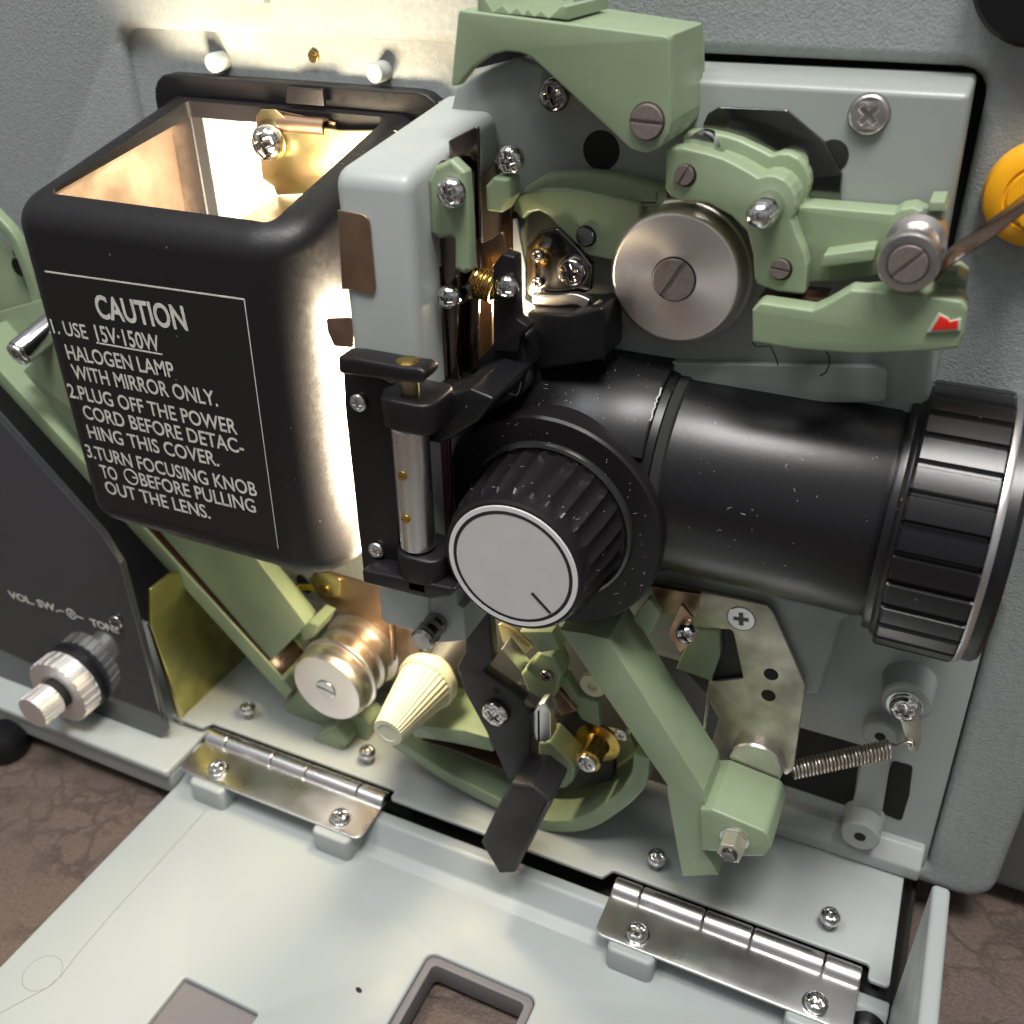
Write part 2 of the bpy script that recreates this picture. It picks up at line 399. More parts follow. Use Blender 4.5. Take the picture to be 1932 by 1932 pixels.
def text_mesh(s, p0, p1, cap, d, bold=.012):
    "text on the plane d from (X,Z) p0 to p1 (baseline ends), capital height cap"
    cu = bpy.data.curves.new('f', 'FONT'); cu.body = s; cu.size = 1; cu.extrude = 0.0; cu.offset = bold; cu.resolution_u = 4
    o = bpy.data.objects.new('f', cu); me = bpy.data.meshes.new_from_object(o); bpy.data.objects.remove(o); bpy.data.curves.remove(cu)
    xs = [v.co.x for v in me.vertices]; x0, x1 = min(xs), max(xs)
    u = Vector((p1[0]-p0[0], p1[1]-p0[1])); L = u.length; u /= L; n = Vector((-u.y, u.x)); k = cap/.69
    for v in me.vertices:
        a = (v.co.x-x0)/(x1-x0)*L; b = v.co.y*k
        v.co = W(p0[0]+u.x*a+n.x*b, d, p0[1]+u.y*a+n.y*b)
    return me

# ================================================================== SETTING
tb = slabz('tabletop', None, 'leatherette', rect(-900, -500, 500, 700), TABLE-12, TABLE, 0); solo(tb, 'brown wrinkled leatherette surface under the projector', None, 'structure')

# ================================================================== PROJECTOR (thing)
PJ = thing('film_projector', 'grey and green 16 mm film projector with its side door folded down', 'film projector', (-100, 20, -345))
# ---------- big housing panel with its openings
zt = at('A', 0, (650, 160))[0]
o_top = at('C', 0, (900, 350))[0][1]
recess = rnd(rect(-298, -290, -154, zt[1]), 7)
cav = rnd([(-145, o_top), (-3, o_top), (-1, -190), (36, -199), (40.5, -331), (-145, -331)], [2, 7, 2, 7, 3, 2])
housing = prism('housing', PJ, 'crinkle_paint', rnd([(-560, 120), (66, 120), (66, -341), (-560, -341)], [4, 4, 12, 4]), 0, -70, 4, holes=[recess, cav], label='grey crinkle-finish housing panel')
prism('recess_panel', housing, 'crinkle_paint', rect(-303, -300, -149, zt[1]+6), -4.5, -8, 0)
prism('cavity_floor', housing, 'dark_void', rect(-149, -336, 46, o_top+5), -9, -12, 0)
cavf = prism('lower_chassis', PJ, 'grey_paint', rnd([(-20, -190), (35, -190), (40, -331.5), (-20, -331.5)], 3), 0, -8.9, 1)
prism('chassis_back', PJ, 'dark_grey', rect(-152, -331.5, -20.5, -228), 1, -8, .3)
for p in ((400, 119), (706, 138)):
    c = at('0', 2, p)[0]
    lathe('peg', housing, 'grey_paint', 'Y', c, [(3.3, -5), (3.3, 1.6), (2.9, 2.3), (0, 2.4)], 32)
c = at('0', -3, (589, 107))[0]; screw(housing, (c[0], -4.4, c[1]), 2.0, 1.2, 's', mat='brass', spin=.3)
a = at('0', 1, (403, -2), (507, 8)); prism('ledge', housing, 'crinkle_paint', rnd(rect(a[0][0], a[1][1], a[1][0], a[1][1]+16), 1), -1, 4, 1)
# black interior to the left
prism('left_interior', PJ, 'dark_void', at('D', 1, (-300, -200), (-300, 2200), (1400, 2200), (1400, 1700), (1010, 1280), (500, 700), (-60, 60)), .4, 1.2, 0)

# ---------- casting plate behind the mechanism
cast = prism('casting_plate', PJ, 'casting_paint', rnd(at('B', 30, (560, 720), (615, 590), (640, 480), (800, 400), (940, 328), (990, 303)) + [(-108, -41), (-6, -40.5), (-4, -84), (1, -118), (-1, -190), (-9, -200), (-11, -232), (-18, -235.5), (-145, -235)], 1.5), 30, -6, 1.6, label='pale grey cast mechanism plate')
for x, y, r, sp_ in ((1080, 650, 0, 0),):
    c = at('C', 30, (1058, 645))[0]
    prism('screw_recess', cast, 'dark_grey', circle(c, 5.1, 40), 29.6, 30.15, .1)
    screw(cast, (c[0], 29.9, c[1]), 4.8, 1.4, spin=.85, mat='steel', dome=.14)
c = at('B', 30, (1205, 530))[0]; screw(cast, (c[0], 30, c[1]), 4.6, 2.2, spin=.3, mat='dark_chrome')
c = at('B', 30.3, (1460, 850))[0]; prism('round_hole', cast, 'dark_void', circle(c, 5.4, 36), 29.7, 30.25, .1)
prism('mirror_plate', cast, 'mirror_dark', rnd(at('C', 31.5, (120, 700), (148, 640), (210, 604), (590, 620), (810, 805), (905, 985), (890, 1220), (500, 1260), (125, 1100)), 1.2), 31.5, 30, .3)
c = at('C', 30.3, (850, 880))[0]; prism('round_hole', cast, 'dark_void', circle(c, 4.0, 30), 29.8, 30.3, .1)

# ---------- lower right cavity: openings, bosses, ledge
prism('dark_opening', cavf, 'dark_void', at('I', .2, (560, 230), (670, 262), (1012, 360), (965, 712), (540, 570)), -.1, .25, 0)
prism('dark_opening', cavf, 'dark_void', rnd(at('I', .2, (1190, 445), (1305, 475), (1285, 640), (1240, 788), (1128, 742), (1150, 560)), 1.5), -.1, .25, 0)
lg = at('I', 8, (520, 800), (1350, 1085)); z0 = lg[1][1]
wallx('chassis_ledge', cavf, 'grey_paint', rnd([(-5, -331), (9, -331), (9, -324), (3, -318), (-5, -318)], 2), -40, 38, 1.2)
def boss(t, p, r, d, hole=True):
    c = at(t, d, p)[0]
    b = lathe('boss', cavf, 'grey_paint', 'Y', c, [(r*1.12, -2), (r*1.02, d*.5), (r, d-.8), (r-.8, d), (0, d)], 40)
    if hole: lathe('boss_hole', b, 'dark_void', 'Y', c, [(r*.3, d-.5), (r*.3, d+.06), (0, d+.06)], 20)
    return c
cb = boss('I', (1265, 120), 8.6, 12, False)
boss('I', (1120, 310), 6.5, 6); boss('I', (1005, 875), 7.4, 12)
prism('boss_rib', cavf, 'grey_paint', rnd(at('I', 4, (1010, 480), (1180, 440), (1130, 740), (1110, 850), (930, 830), (985, 600)), 1), -1, 4, .8)
tag_ = prism('spring_tag', PJ, 'zinc_plate', rnd(at('I', 13.5, (1230, 190), (1345, 190), (1352, 330), (1330, 390), (1285, 385), (1265, 330)), 1.5), 13, 14, .2)
screw(PJ, (cb[0], 12, cb[1]-1), 5.2, 3.4, washer=1.2, spin=.5, label='chrome screw holding the spring tag')
# spring
A_ = Vector(xd('I', 31, 620, 500)); B_ = Vector(xd('I', 16, 1175, 378)); ax = (B_-A_); Ls = ax.length; ax.normalize()
u_ = ax.cross(Vector((0, 0, 1))).normalized(); v_ = ax.cross(u_); pts = []
nt_ = 27
for k in range(nt_*14+1):
    t = k/(nt_*14); a = 2*math.pi*nt_*t; q = A_+ax*Ls*t+(u_*math.cos(a)+v_*math.sin(a))*3.1; pts.append(tuple(q))
T_ = Vector(xd('I', 14.5, 1300, 345))
pts += [tuple(B_+(T_-B_)*.3+Vector((0, 0, .6))), tuple(B_+(T_-B_)*.8+Vector((0, 0, 1.0))), tuple(T_), tuple(T_+Vector((.9, 0, -1.2))), tuple(T_+Vector((-.4, 0, -2)))]
link('tension_spring', tube_mesh(pts, .5, res=3), 'spring_steel', PJ)

# ---------- shelf, base, gap
notch = lambda x0, x1: [(x0, 58), (x0, 52.5), (x1, 52.5), (x1, 58)]
shelf = slabz('shelf_plate', PJ, 'grey_paint', rnd([(-296, -4), (33, -4), (33.5, 58.5), (26, 58.5), (26, 52), (-73, 52), (-76, 57), (-174, 57), (-174, 52), (-275, 52), (-277, 56.5), (-296, 56.5)], 1.6), -331, -333, .5, label='pale grey shelf plate carrying four screws')
for p in ((468, 1356), (693, 1440), (1236, 1640), (1561, 1752)):
    x, d = atz('0', -331, p)[0]; d -= 1
    s_ = screw(shelf, (x, d, -326.5), 3.9, 2.6, axis=(0, 0, 1), dome=.5)
    lathe('screw_shank', s_, 'dark_chrome', 'Z', (x, d), [(2.0, -331), (2.0, -326.4)], 20)
slabz('base_void', PJ, 'dark_void', rect(-280, -10, 40, 62), -352, -349, 0)
fe = [p[1] for p in atz('0', -338, (20, 1341), (250, 1446))]; fe = sum(fe)/2
slabz('base_tray', PJ, 'grey_paint', rnd(rect(-560, -20, -277, fe), 2), -340, -335.5, 1.4, label='pale grey base strip left of the door')
slabz('base_edge', PJ, 'grey_paint', rnd(rect(-560, -20, -277, fe-2), 2), -352, -340.4, .8)
lathe('rubber_foot', PJ, 'gloss_black', 'Z', (-380, 88), [(9.5, TABLE), (11.5, TABLE+5), (11, TABLE+11), (8, TABLE+15), (0, TABLE+16)], 40)
lathe('carry_handle', PJ, 'gloss_black', 'Y', (29, -346), [(9, -40), (9, 70), (7, 74), (0, 75)], 40)
prism('rear_cover', PJ, 'dark_grey', rnd(rect(60, -350, 110, -215), 6), -20, -75, 3)

# ---------- hinges
def hinge(x0, x1, screws, lab):
    h = slabz('door_hinge', PJ, 'satin_alu', rnd([(x0, 58), (x1, 58), (x1, 80), (x0, 80)], [0, 0, 3.5, 3.5]), -334.4, -333.2, .3, label=lab)
    L = x1-x0; fr = [0, .12, .385, .58, .86, 1]
    for k in range(5):
        a, b = x0+L*fr[k]+.35, x0+L*fr[k+1]-.35
        lathe('knuckle', h, 'satin_alu', 'X', (57.5, -334), [(0, a), (4.0, a), (4.3, a+.4), (4.3, b-.4), (4.0, b), (0, b)], 40)
    for p in screws:
        x, d = atz('0', -332, p)[0]
        screw(h, (x, d, -333.2), 4.2, 2.4, axis=(0, 0, 1), washer=1.15, dome=.35)
        slabz('boss', DOOR, 'lid_paint', rnd([(x-10, 62), (x+10, 62), (x+9, 83.5), (x-9, 83.5)], 2.5), -350, -334.5, 1.4)
# ---------- door (folded down)
fx = 35.5
w2 = rnd(rect(-128.5, 105.5, -83, 240), 3.5); w1 = rnd(rect(-208.3, 153.3, -173.8, 225), 1.2)
DOOR = slabz('side_door', PJ, 'lid_paint', rnd(rect(-276, 62, 40, 330), 1.5), -354, -346, 1, holes=[w2, w1], label='pale grey side door folded down flat')
wallx('door_ledge', DOOR, 'lid_paint', rnd([(60, -353), (60, -336.5), (66, -336), (72, -344.5), (78, -346.2), (78, -353)], [1, 1.6, 3, 3, 1, 1]), -276, 35, .8)
wallx('door_flange', DOOR, 'lid_paint', rnd([(62, -353), (60.5, -269), (330, -262), (330, -353)], [1, 2, 2, 1]), fx, 41, 1.4)
hole2 = rnd(rect(-125, 109, -86.5, 238), 2)
slabz('window_frame', DOOR, 'window_grey', rnd(rect(-128.2, 105.8, -83.3, 239.5), 3.4), -358, -347.2, .5, holes=[hole2])
slabz('window_pane', DOOR, 'window_grey', rect(-208, 153.6, -174, 224.5), -352, -348.3, .2)
fl = atz('G', -346, (1165, 725), (880, 1040), (640, 1300), (440, 1535), (340, 1665), (270, 1725), (0, 1872))
link('mould_line', tube_mesh([(x, d, -346.05) for x, d in fl], .16, res=2), 'window_grey', DOOR)
ce = atz('G', -346, (240, 1645))[0]
link('mould_line', tube_mesh([(x, d, -346.1) for x, d in circle(ce, 7.2, 50)], .14, True, res=2), 'window_grey', DOOR)
sp0 = atz('0', -346, (677, 1868))[0]; slabz('paint_chip', DOOR, 'dark_void', ellipse(sp0, 1.5, .9, .3, 16), -346.2, -345.9, .05)
hinge(-272, -175.5, ((410, 1449), (642, 1541)), 'silver hinge at the left end of the door')
hinge(-70.8, 24, ((1202, 1760), (1540, 1892)), 'silver hinge at the right end of the door')

# ---------- gate wall (pale grey slab between lamp cover and lens)
slab = wallx('gate_block', PJ, 'grey_paint', rnd([(18, -51), (81, -60), (81, -210), (18, -210)], [1, 5, 2, 1]), -153.5, -130.5, 3.6, res=4, label='pale grey gate casting with rounded corner')
ft = prism('gate_foot', slab, 'grey_paint', at('E', 80, (395, 1480), (640, 1380), (655, 1480), (690, 1500), (700, 1680), (620, 1690), (430, 1700)), 80.5, 58, .8)
c1 = Vector(xd('E', 90, 480, 1650)); c0 = Vector(xd('E', 80, 540, 1580))
me = lathe_mesh([(0, 0)]+[(4.1 if (k//2) % 2 else 3.6, 1.0*k) for k in range(1, 12)]+[(3.2, 12), (0, 12)], 32)
link('set_screw', orient(me, xd('E', 80, 545, 1570), (0, 1, 0)), 'dark_chrome', ft)
# copper leaves
prism('copper_leaf', slab, 'copper', rnd(at('0', 81.3, (638, 396), (697, 406), (709, 540), (705, 556), (656, 545), (646, 545)), [0, 2.5, 1, 2.5, 0, 0]), 81.6, 81, .15)
prism('copper_leaf', slab, 'copper', rnd(at('0', 74, (617, 600), (668, 598), (668, 655), (632, 652), (620, 625)), 1), 74.5, 74, .15)

# ---------- black hinge block in front of the gate
hb = prism('lens_hinge_block', PJ, 'plastic_black', rnd(at('E', 87, (0, 130), (60, 130), (285, 240), (330, 1270), (250, 1330), (115, 1290), (15, 400)), .8), 87, 80.5, .8, label='black hinge block of the swing-out lens holder')
ar = prism('hinge_arm', hb, 'plastic_black', rnd(at('E', 95, (-30, 82), (60, 88), (330, 138), (440, 150), (478, 190), (440, 240), (330, 228), (-25, 180)), [1, 1, 1, 3, 3, 3, 1, 1]), 95, 87, 1.2)
for p in ((100, 335), (200, 1165)):
    screw(hb, xd('E', 87, *p), 2.75, 1.6, mat='satin_alu', dome=.1)
prism('hinge_ledge', hb, 'plastic_black', rnd(at('E', 96, (98, 1300), (120, 1300), (600, 1400), (640, 1400), (600, 1450), (480, 1465), (105, 1370)), 1), 95, 84, 1)
pc = mid(at('E', 89, (400, 520), (440, 1200)))
pinx, pind = at('E', 89, (400, 800))[0][0], 88.5
lz = at('E', 93, (380, 505))[0][1]; lz2 = at('E', 93, (440, 1205))[0][1]
ltop = at('E', 93, (440, 335))[0][1]
pin = lathe('hinge_pin', hb, 'satin_alu', 'Z', (pinx, pind), [(4.8, lz2), (5.4, lz2+.8), (5.4, lz-.8), (4.8, lz), (0, lz)], 40)
for p in ((372, 762), (402, 1010)):
    screw(pin, (pinx-.3, pind+5.0, at('E', 94, p)[0][1]), 1.5, .8, 's', mat='brass')
slabz('hinge_lug', hb, 'plastic_black', rnd(rect(pinx-7.6, 79, pinx+11, 95.5), [5, 4, 5, 7]), lz+.4, ltop, 1)
slabz('hinge_lug', hb, 'plastic_black', rnd(rect(pinx-6.4, 79, pinx+10, 95), [5, 4, 5, 6]), lz2-13, lz2-.3, 1)
ztop = at('E', 95, (330, 138))[0][1]
lathe('pin_cap', hb, 'brass', 'Z', (at('E', 91, (370, 82))[0][0], 91), [(3.2, ztop-3), (3.2, ztop+.15), (2.9, ztop+.35), (0, ztop+.35)], 30)
lathe('pin_neck', hb, 'zinc_yellow', 'Z', (pinx+1, pind), [(2.6, ltop-1), (2.6, ztop-3)], 24)

# ---------- lens holder with focusing knob
LA = (28.0, -156.4)                                     # lens axis (d, Z)
KX, KZ = -97.7, -163.6                                  # knob axis
holder = lathe('lens_holder', PJ, 'gloss_black', 'X', LA, [(31, -118), (35.0, -118), (35.8, -117), (35.9, -76), (35.6, -72), (34.8, -68.6), (33.6, -68)], 96, label='black lens holder with dusty top')
prism('holder_body', holder, 'gloss_black', rnd(at('E', 50, (600, 300), (640, 262), (740, 130), (860, -10), (930, -50), (1060, -60), (1120, 60), (1100, 1300), (1000, 1500), (640, 1420), (600, 500)), 1.5), 50, 8, 1.4)
pad_a = math.radians(70)
lathe('holder_pad', holder, 'gloss_black', 'X', LA, [(33, -109.5), (35.6, -109.4), (36, -108.6), (36, -71.4), (35.6, -70.8), (33, -70.7)], 180, lambda a, i, r: r+(1.6 if .5 < a < 2.3 and 1 <= i <= 4 else 0), cap=False)
prism('holder_block', holder, 'gloss_black', rnd(at('E', 60, (630, 275), (740, 130), (860, 0), (1010, -10), (1045, 150), (1005, 300), (800, 440), (640, 520)), 1), 60, 40, 1)
prism('holder_notch', holder, 'dark_void', at('E', 60.1, (845, 190), (885, 145), (1005, 160), (985, 265), (940, 275)), 60.15, 59, .02)
link('worn_edge', tube_mesh([(X, 60.0, Z) for X, Z in at('E', 60, (815, 262), (850, 266), (900, 275), (935, 285), (985, 300), (1000, 270), (1010, 225))], .16, res=2), 'lint', holder)
prism('holder_bridge', holder, 'gloss_black', rnd(at('E', 80, (450, 300), (560, 330), (640, 268), (760, 230), (900, 290), (800, 420), (650, 515), (585, 540), (450, 520)), 1), 84, 58, 1)
lathe('holder_flange', holder, 'plastic_black', 'Y', (KX-.5, KZ-1.4), [(34, 20), (36, 58), (36.9, 61), (36.9, 64.4), (36.2, 65.2), (0, 65.2)], 96)
lathe('knob_collar', holder, 'polished_black', 'Y', (KX, KZ), [(27.6, 64), (27.6, 65.6), (27.2, 66.5), (26.3, 66.9), (25.6, 66.4), (25.4, 65.4), (24, 65.4)], 96)
nf = 27
def flute(a, i, r): return r-(.95*abs(math.sin(a*nf/2))**.7 if 1 <= i <= 3 else 0)
def flute2(a, i, r): return r-(0 if i in (0, 4, 5, 6) else .9*(1-abs(math.sin(a*nf/2))))
knob = lathe('focus_knob', PJ, 'plastic_black', 'Y', (KX, KZ), [(25.3, 66), (25.2, 66.5), (24.9, 75), (23.6, 86.5), (22.4, 88.0), (21.9, 91.2), (21.2, 91.8), (0, 91.8)], 27*14, lambda a, i, r: r-(1.25*abs(math.sin(a*nf/2)) if 1 <= i <= 3 else 0), label='fluted black focusing knob with grey face', sharp=25)
lathe('knob_face', knob, 'disc_grey', 'Y', (KX, KZ), [(18.0, 91.7), (18.0, 92.15), (0, 92.15)], 96)
lathe('face_ring', knob, 'ring_white', 'Y', (KX, KZ), [(18.9, 91.7), (18.9, 92.2), (20.3, 92.2), (20.4, 91.7)], 96, )
ring_ = prism('ring_line', knob, 'dark_void', circle((KX, KZ), 18.7, 96), 91.75, 92.2, .02, holes=[circle((KX, KZ), 17.8, 96)])
a, b = at('E', 92.2, (1070, 1415))[0], at('E', 92.2, (1175, 1530))[0]
prism('pointer_line', knob, 'dark_void', pathpoly([a, b], .9), 92.1, 92.3, .02)

# ---------- projection lens (pulls out: a thing of its own)
LN = thing('projection_lens', 'black cylindrical projection lens with ribbed ring at its front end', 'lens', (0, 35, -186))
lathe('lens_barrel', LN, 'anodised_black', 'X', LA, [(33.4, -90), (33.5, -5.4), (33.0, -4.6), (33.0, 0)], 128)
lathe('barrel_groove', LN, 'dark_void', 'X', LA, [(34.2, -68.2), (34.3, -65.4), (33.2, -64.6)], 96, cap=False)
lathe('ring_collar', LN, 'anodised_black', 'X', LA, [(32, -3.4), (35.9, -3.0), (36.2, -2.4), (36.2, -.9), (37.0, -.3), (37.6, .6), (37.6, 2)], 128)
nr = 30
def ribs(a, i, r):
    if i in (2, 3, 4, 5):
        f = (a*nr/(2*math.pi)) % 1
        if f < .30: return r-1.7*min(1, math.sin(math.pi*f/.30)*1.5)
    return r
x0r, x1r = 1.0, 22.8
fr_ = lathe('focus_ring', LN, 'anodised_black', 'X', LA, [(37.0, x0r-.3), (39.3, x0r), (40.05, x0r+.8), (40.05, x0r+.9), (40.05, x1r-1.0), (40.05, x1r-.9), (39.6, x1r-.2), (37.5, x1r)], nr*20, ribs, label='ribbed black focus ring', sharp=28)
lathe('white_ring', LN, 'satin_alu', 'X', LA, [(38.0, x1r-1), (39.3, x1r-.2), (39.4, x1r+.9), (39.0, x1r+1.7), (37, x1r+1.8)], 128, label='bright bare-metal ring')
lathe('front_rim', LN, 'anodised_black', 'X', LA, [(38.3, x1r+1.5), (38.4, x1r+4.6), (37.4, x1r+6), (34, x1r+6.2), (32, x1r+4), (28, x1r+2)], 128)
lathe('front_glass', LN, 'smoke_acrylic', 'X', LA, [(27.5, x1r+1), (27.5, x1r+2), (20, x1r+3.2), (0, x1r+4.4)], 64)

# ---------- dust fibres
def fibres(surf, n, name, parent):
    ms = []
    for k in range(n):
        u, v = random.random(), random.random(); a = random.uniform(0, 6.3); L = random.choice((.2, .25, .3, .4, .6, .9, 1.5)); c = random.uniform(-1.2, 1.2); pts = []
        for q in range(5):
            t = (q/4-.5)*L; b = a+c*q/4; pts.append(surf(u, v, t*math.cos(b), t*math.sin(b)))
        ms.append(tube_mesh(pts, random.uniform(.03, .055), res=1))
    o = link(name, join(*ms), 'lint', parent); o['kind'] = 'stuff'
def cylsurf(r, x0, x1, a0, a1):
    def f(u, v, du, dv):
        a = math.radians(a0+(a1-a0)*v)+dv/r; return (x0+(x1-x0)*u+du, LA[0]+(r+.08)*math.cos(a), LA[1]+(r+.08)*math.sin(a))
    return f
fibres(cylsurf(33.5, -58, -5, -20, 75), 34, 'lint', LN)
fibres(cylsurf(37.6, -106, -73, 42, 95), 70, 'lint', holder)
we = []
for k in range(15):
    a = math.radians(47+k*1.25); we.append((-71+random.uniform(-.35, .35), LA[0]+37.55*math.cos(a), LA[1]+37.55*math.sin(a)))
link('worn_edge', tube_mesh(we, .26, res=2), 'lint', holder)
def flsurf(u, v, du, dv):
    a = 6.28*u; r = 28.5+8*v; return (KX-.5+r*math.cos(a)+du, 65.3, KZ-1.4+r*math.sin(a)+dv)
fibres(flsurf, 46, 'lint', holder)
def knsurf(u, v, du, dv):
    a = 6.28*u; return (KX+(24.6-1.6*v)*math.cos(a)+du, 70+16*v+dv, KZ+(24.6-1.6*v)*math.sin(a))
fibres(knsurf, 55, 'lint', knob)

# ---------- top handle
HD = prism('threading_lever', PJ, 'green_plastic', rnd(at('B', 56.5, (655, 55), (1845, 205), (1856, 690), (1845, 760), (1800, 830), (1715, 866), (1630, 840), (1570, 785), (1110, 362), (1060, 318), (1000, 296), (920, 288), (830, 312), (740, 375), (655, 482), (613, 486)), [1, 1.2, 1, 1, 1.5, 2, 1.5, 1, 2, 1, 1, 1, 1, 1, .6, .6]), 56.5, 53, .45, label='large green lever at the top with sawtooth grip')
prism('lever_top', HD, 'green_plastic', at('B', 56.5, (655, 58), (1843, 208), (1843, 330), (652, 150)), 53, 27, .3)
prism('lever_side', HD, 'green_plastic', rnd(at('B', 56.5, (1420, 300), (1843, 330), (1854, 690), (1843, 760), (1800, 828), (1715, 864), (1632, 838), (1575, 783), (1380, 600)), [1, 0, 1, 1, 1.5, 2, 1.5, 1, 1]), 53, 27, .3)
prism('lever_back', HD, 'green_plastic', rnd(at('B', 30, (1300, 60), (1960, 160), (1975, 560), (1900, 740), (1700, 640), (1350, 200)), 1.5), 29, 16, .8)
prism('lever_shade', HD, 'lever_black', at('B', 40, (640, 60), (1500, 170), (1500, 700), (1250, 560), (1000, 330), (640, 420)), 34, 32, .2)  # dark sheet added for the shade inside the hollow lever
prism('sawtooth_grip', HD, 'green_plastic', at('B', 55, (764, 66), (764, -70), (850, 66), (905, 30), (945, 76), (985, 44), (1022, 84), (1048, 52), (1085, 92), (1122, 60), (1165, 102), (1240, 32), (1266, 40), (1268, 112)), 55, 26, .15)
c = at('B', 56.5, (1722, 685))[0]
prism('pivot_recess', HD, 'dark_void', circle(c, 4.5, 40), 56.3, 56.62, .05)
screw(HD, (c[0], 55.6, c[1]), 4.1, 2.0, 's', mat='screw_brown', spin=-.03)

# ---------- left green film arm
AR = prism('film_arm', PJ, 'green_plastic', rnd(at('S', 38, (162, 1330), (163, 1215), (260, 1165), (460, 1132), (620, 1128), (800, 1150), (1000, 1195), (1350, 1265), (1350, 1780), (1080, 1812), (860, 1765), (720, 1660), (480, 1382), (400, 1342), (300, 1365), (236, 1442)), 1.2), 38, 31, .9, label='green curved film arm left of the sprocket')
prism('arm_back', AR, 'green_plastic', rnd(at('S', 33, (200, 1240), (300, 1100), (480, 985), (650, 945), (820, 935), (1100, 965), (1600, 1090), (1600, 1300), (700, 1300)), 1.4), 36, 30, 2)
c = at('S', 38.2, (845, 1580))[0]
prism('pin_recess', AR, 'dark_void', circle(c, 3.1, 36), 37.7, 38.15, .05)
lathe('arm_pin', AR, 'mirror_dark', 'Y', (c[0]-.2, c[1]), [(2.75, 37), (2.75, 38.7), (2.5, 39), (0, 39)], 36)

# ---------- upper sprocket and its shoe
spc = (-71.0, -91.0)
SPK = lathe('drive_sprocket', PJ, 'brushed_steel', 'Y', spc, [(8, 24), (19, 29), (20.6, 30), (20.9, 31), (20.9, 34), (20.2, 35), (19.9, 35.2), (19.6, 36.4), (18.9, 38.9), (18.0, 40.0), (17.4, 40.2), (0, 40.2)], 128, label='bright steel sprocket cap beside the green shoe')
prism('screw_recess', SPK, 'dark_void', circle(spc, 6.4, 48), 40.1, 40.35, .05)
screw(SPK, (spc[0], 39.6, spc[1]), 6.0, 1.6, 's', mat='screw_brown', spin=1.05)
SH = prism('sprocket_shoe', PJ, 'green_plastic', rnd(at('C', 48, (-88, 836), (0, 834), (150, 868), (230, 893), (300, 927), (370, 966), (432, 1004), (478, 990), (528, 992), (580, 1016), (618, 1056), (642, 1106), (648, 1160), (638, 1205), (622, 1240), (650, 1330), (690, 1420), (708, 1500), (697, 1666), (540, 1648), (425, 1608), (410, 1570), (403, 1440), (370, 1310), (280, 1220), (150, 1150), (0, 1136), (-65, 1110), (-95, 1060)), [1, 1, 1, 1, 1, 1, .3, 1, 1, 1, 1, 1, 1, 1, .4, 1, 1, 1, 1, 1, 2, 1, 1, 2, 2, 1, 1, 1.5, 1]), 48, 42, .6, label='green film shoe hugging the upper sprocket')
prism('shoe_back', SH, 'green_plastic', rnd(at('C', 35, (10, 738), (130, 735), (250, 760), (330, 785), (400, 818), (460, 846), (510, 874), (560, 858), (612, 862), (664, 888), (700, 928), (724, 980), (730, 1034), (720, 1080), (704, 1120), (732, 1210), (736, 1290), (715, 1400), (480, 1350), (300, 1120), (10, 1000)), 1.6), 36, 31, .8)
prism('shoe_web', SH, 'green_plastic', rnd(at('C', 46, (185, 885), (300, 927), (370, 966), (432, 1004), (478, 990), (528, 992), (580, 1016), (618, 1056), (642, 1106), (648, 1160), (638, 1205), (620, 1240), (660, 1370), (690, 1470), (600, 1440), (400, 1210), (190, 1080)), .6), 43, 34, .4)
c = at('C', 41, (95, 860))[0]; lathe('shoe_roller', SH, 'chrome', 'Y', c, [(4.6, 34), (4.6, 37), (3.8, 37.4), (3.8, 39), (4.6, 39.4), (4.6, 42)], 36)
c = at('C', 31, (680, 915))[0]; lathe('shoe_shaft', SH, 'chrome', 'Y', (c[0]-2.4, c[1]-.5), [(4.4, 24), (4.4, 28.5), (3.8, 29), (4.5, 29.6), (4.5, 33)], 36)
c = at('C', 48, (495, 1155))[0]; lathe('shoe_pin', SH, 'chrome', 'Y', c, [(3.7, 47), (3.7, 57), (3.45, 58.6), (2.7, 60.2), (1.4, 61.1), (0, 61.4)], 48)
for p in ((22, 990), (562, 1520)):
    c = at('C', 48, p)[0]
    prism('screw_recess', SH, 'dark_void', circle(c, 2.9, 32), 47.9, 48.12, .03)
    screw(SH, (c[0]-.3, 47.6, c[1]+.2), 2.5, 1.4, 's', mat='screw_brown', spin=1.1 if p[0] < 100 else -.1)
c = at('C', 37, (705, 1400))[0]; lathe('shoe_roller', SH, 'chrome', 'Y', (c[0]-3, c[1]), [(4.2, 35), (4.2, 38), (3.6, 38.4), (3.6, 40), (4.2, 40.4), (4.2, 42)], 36)

# ---------- right roller arm
RA = prism('roller_arm', PJ, 'green_plastic', rnd(at('C', 40, (640, 1170), (720, 1165), (1200, 1205), (1240, 1180), (1310, 1170), (1370, 1200), (1475, 1220), (1466, 1310), (1400, 1520), (1090, 1560), (900, 1590), (700, 1600), (640, 1500)), [1, 1, 1, 1, 1, 1, 1, 1, 2, 1, 1, 1, 1]), 40, 31, .6, label='green arm carrying the small guide roller')
prism('arm_tab', RA, 'green_plastic', at('C', 42, (1400, 1140), (1484, 1138), (1494, 1196), (1394, 1190)), 42, 31, .3)
prism('arm_wedge', RA, 'green_plastic', rnd(at('C', 47, (778, 1514), (800, 1440), (1090, 1400), (1084, 1474)), .6), 47, 39, .4)
rc = (-10.5, -73.0)
GR = lathe('guide_roller', RA, 'steel', 'Y', rc, [(6.6, 36), (7.0, 36.4), (7.0, 42.6), (5.4, 43.4), (5.4, 54.6), (6.6, 55.4), (7.0, 56), (7.0, 59.2), (6.6, 59.8), (5.0, 60), (0, 60)], 64)
me = join(prism('x', None, 'dark_void', circle(rc, 4.75, 40), 59.9, 60.12, .03, ret=True)); link('roller_recess', me, 'dark_void', RA)
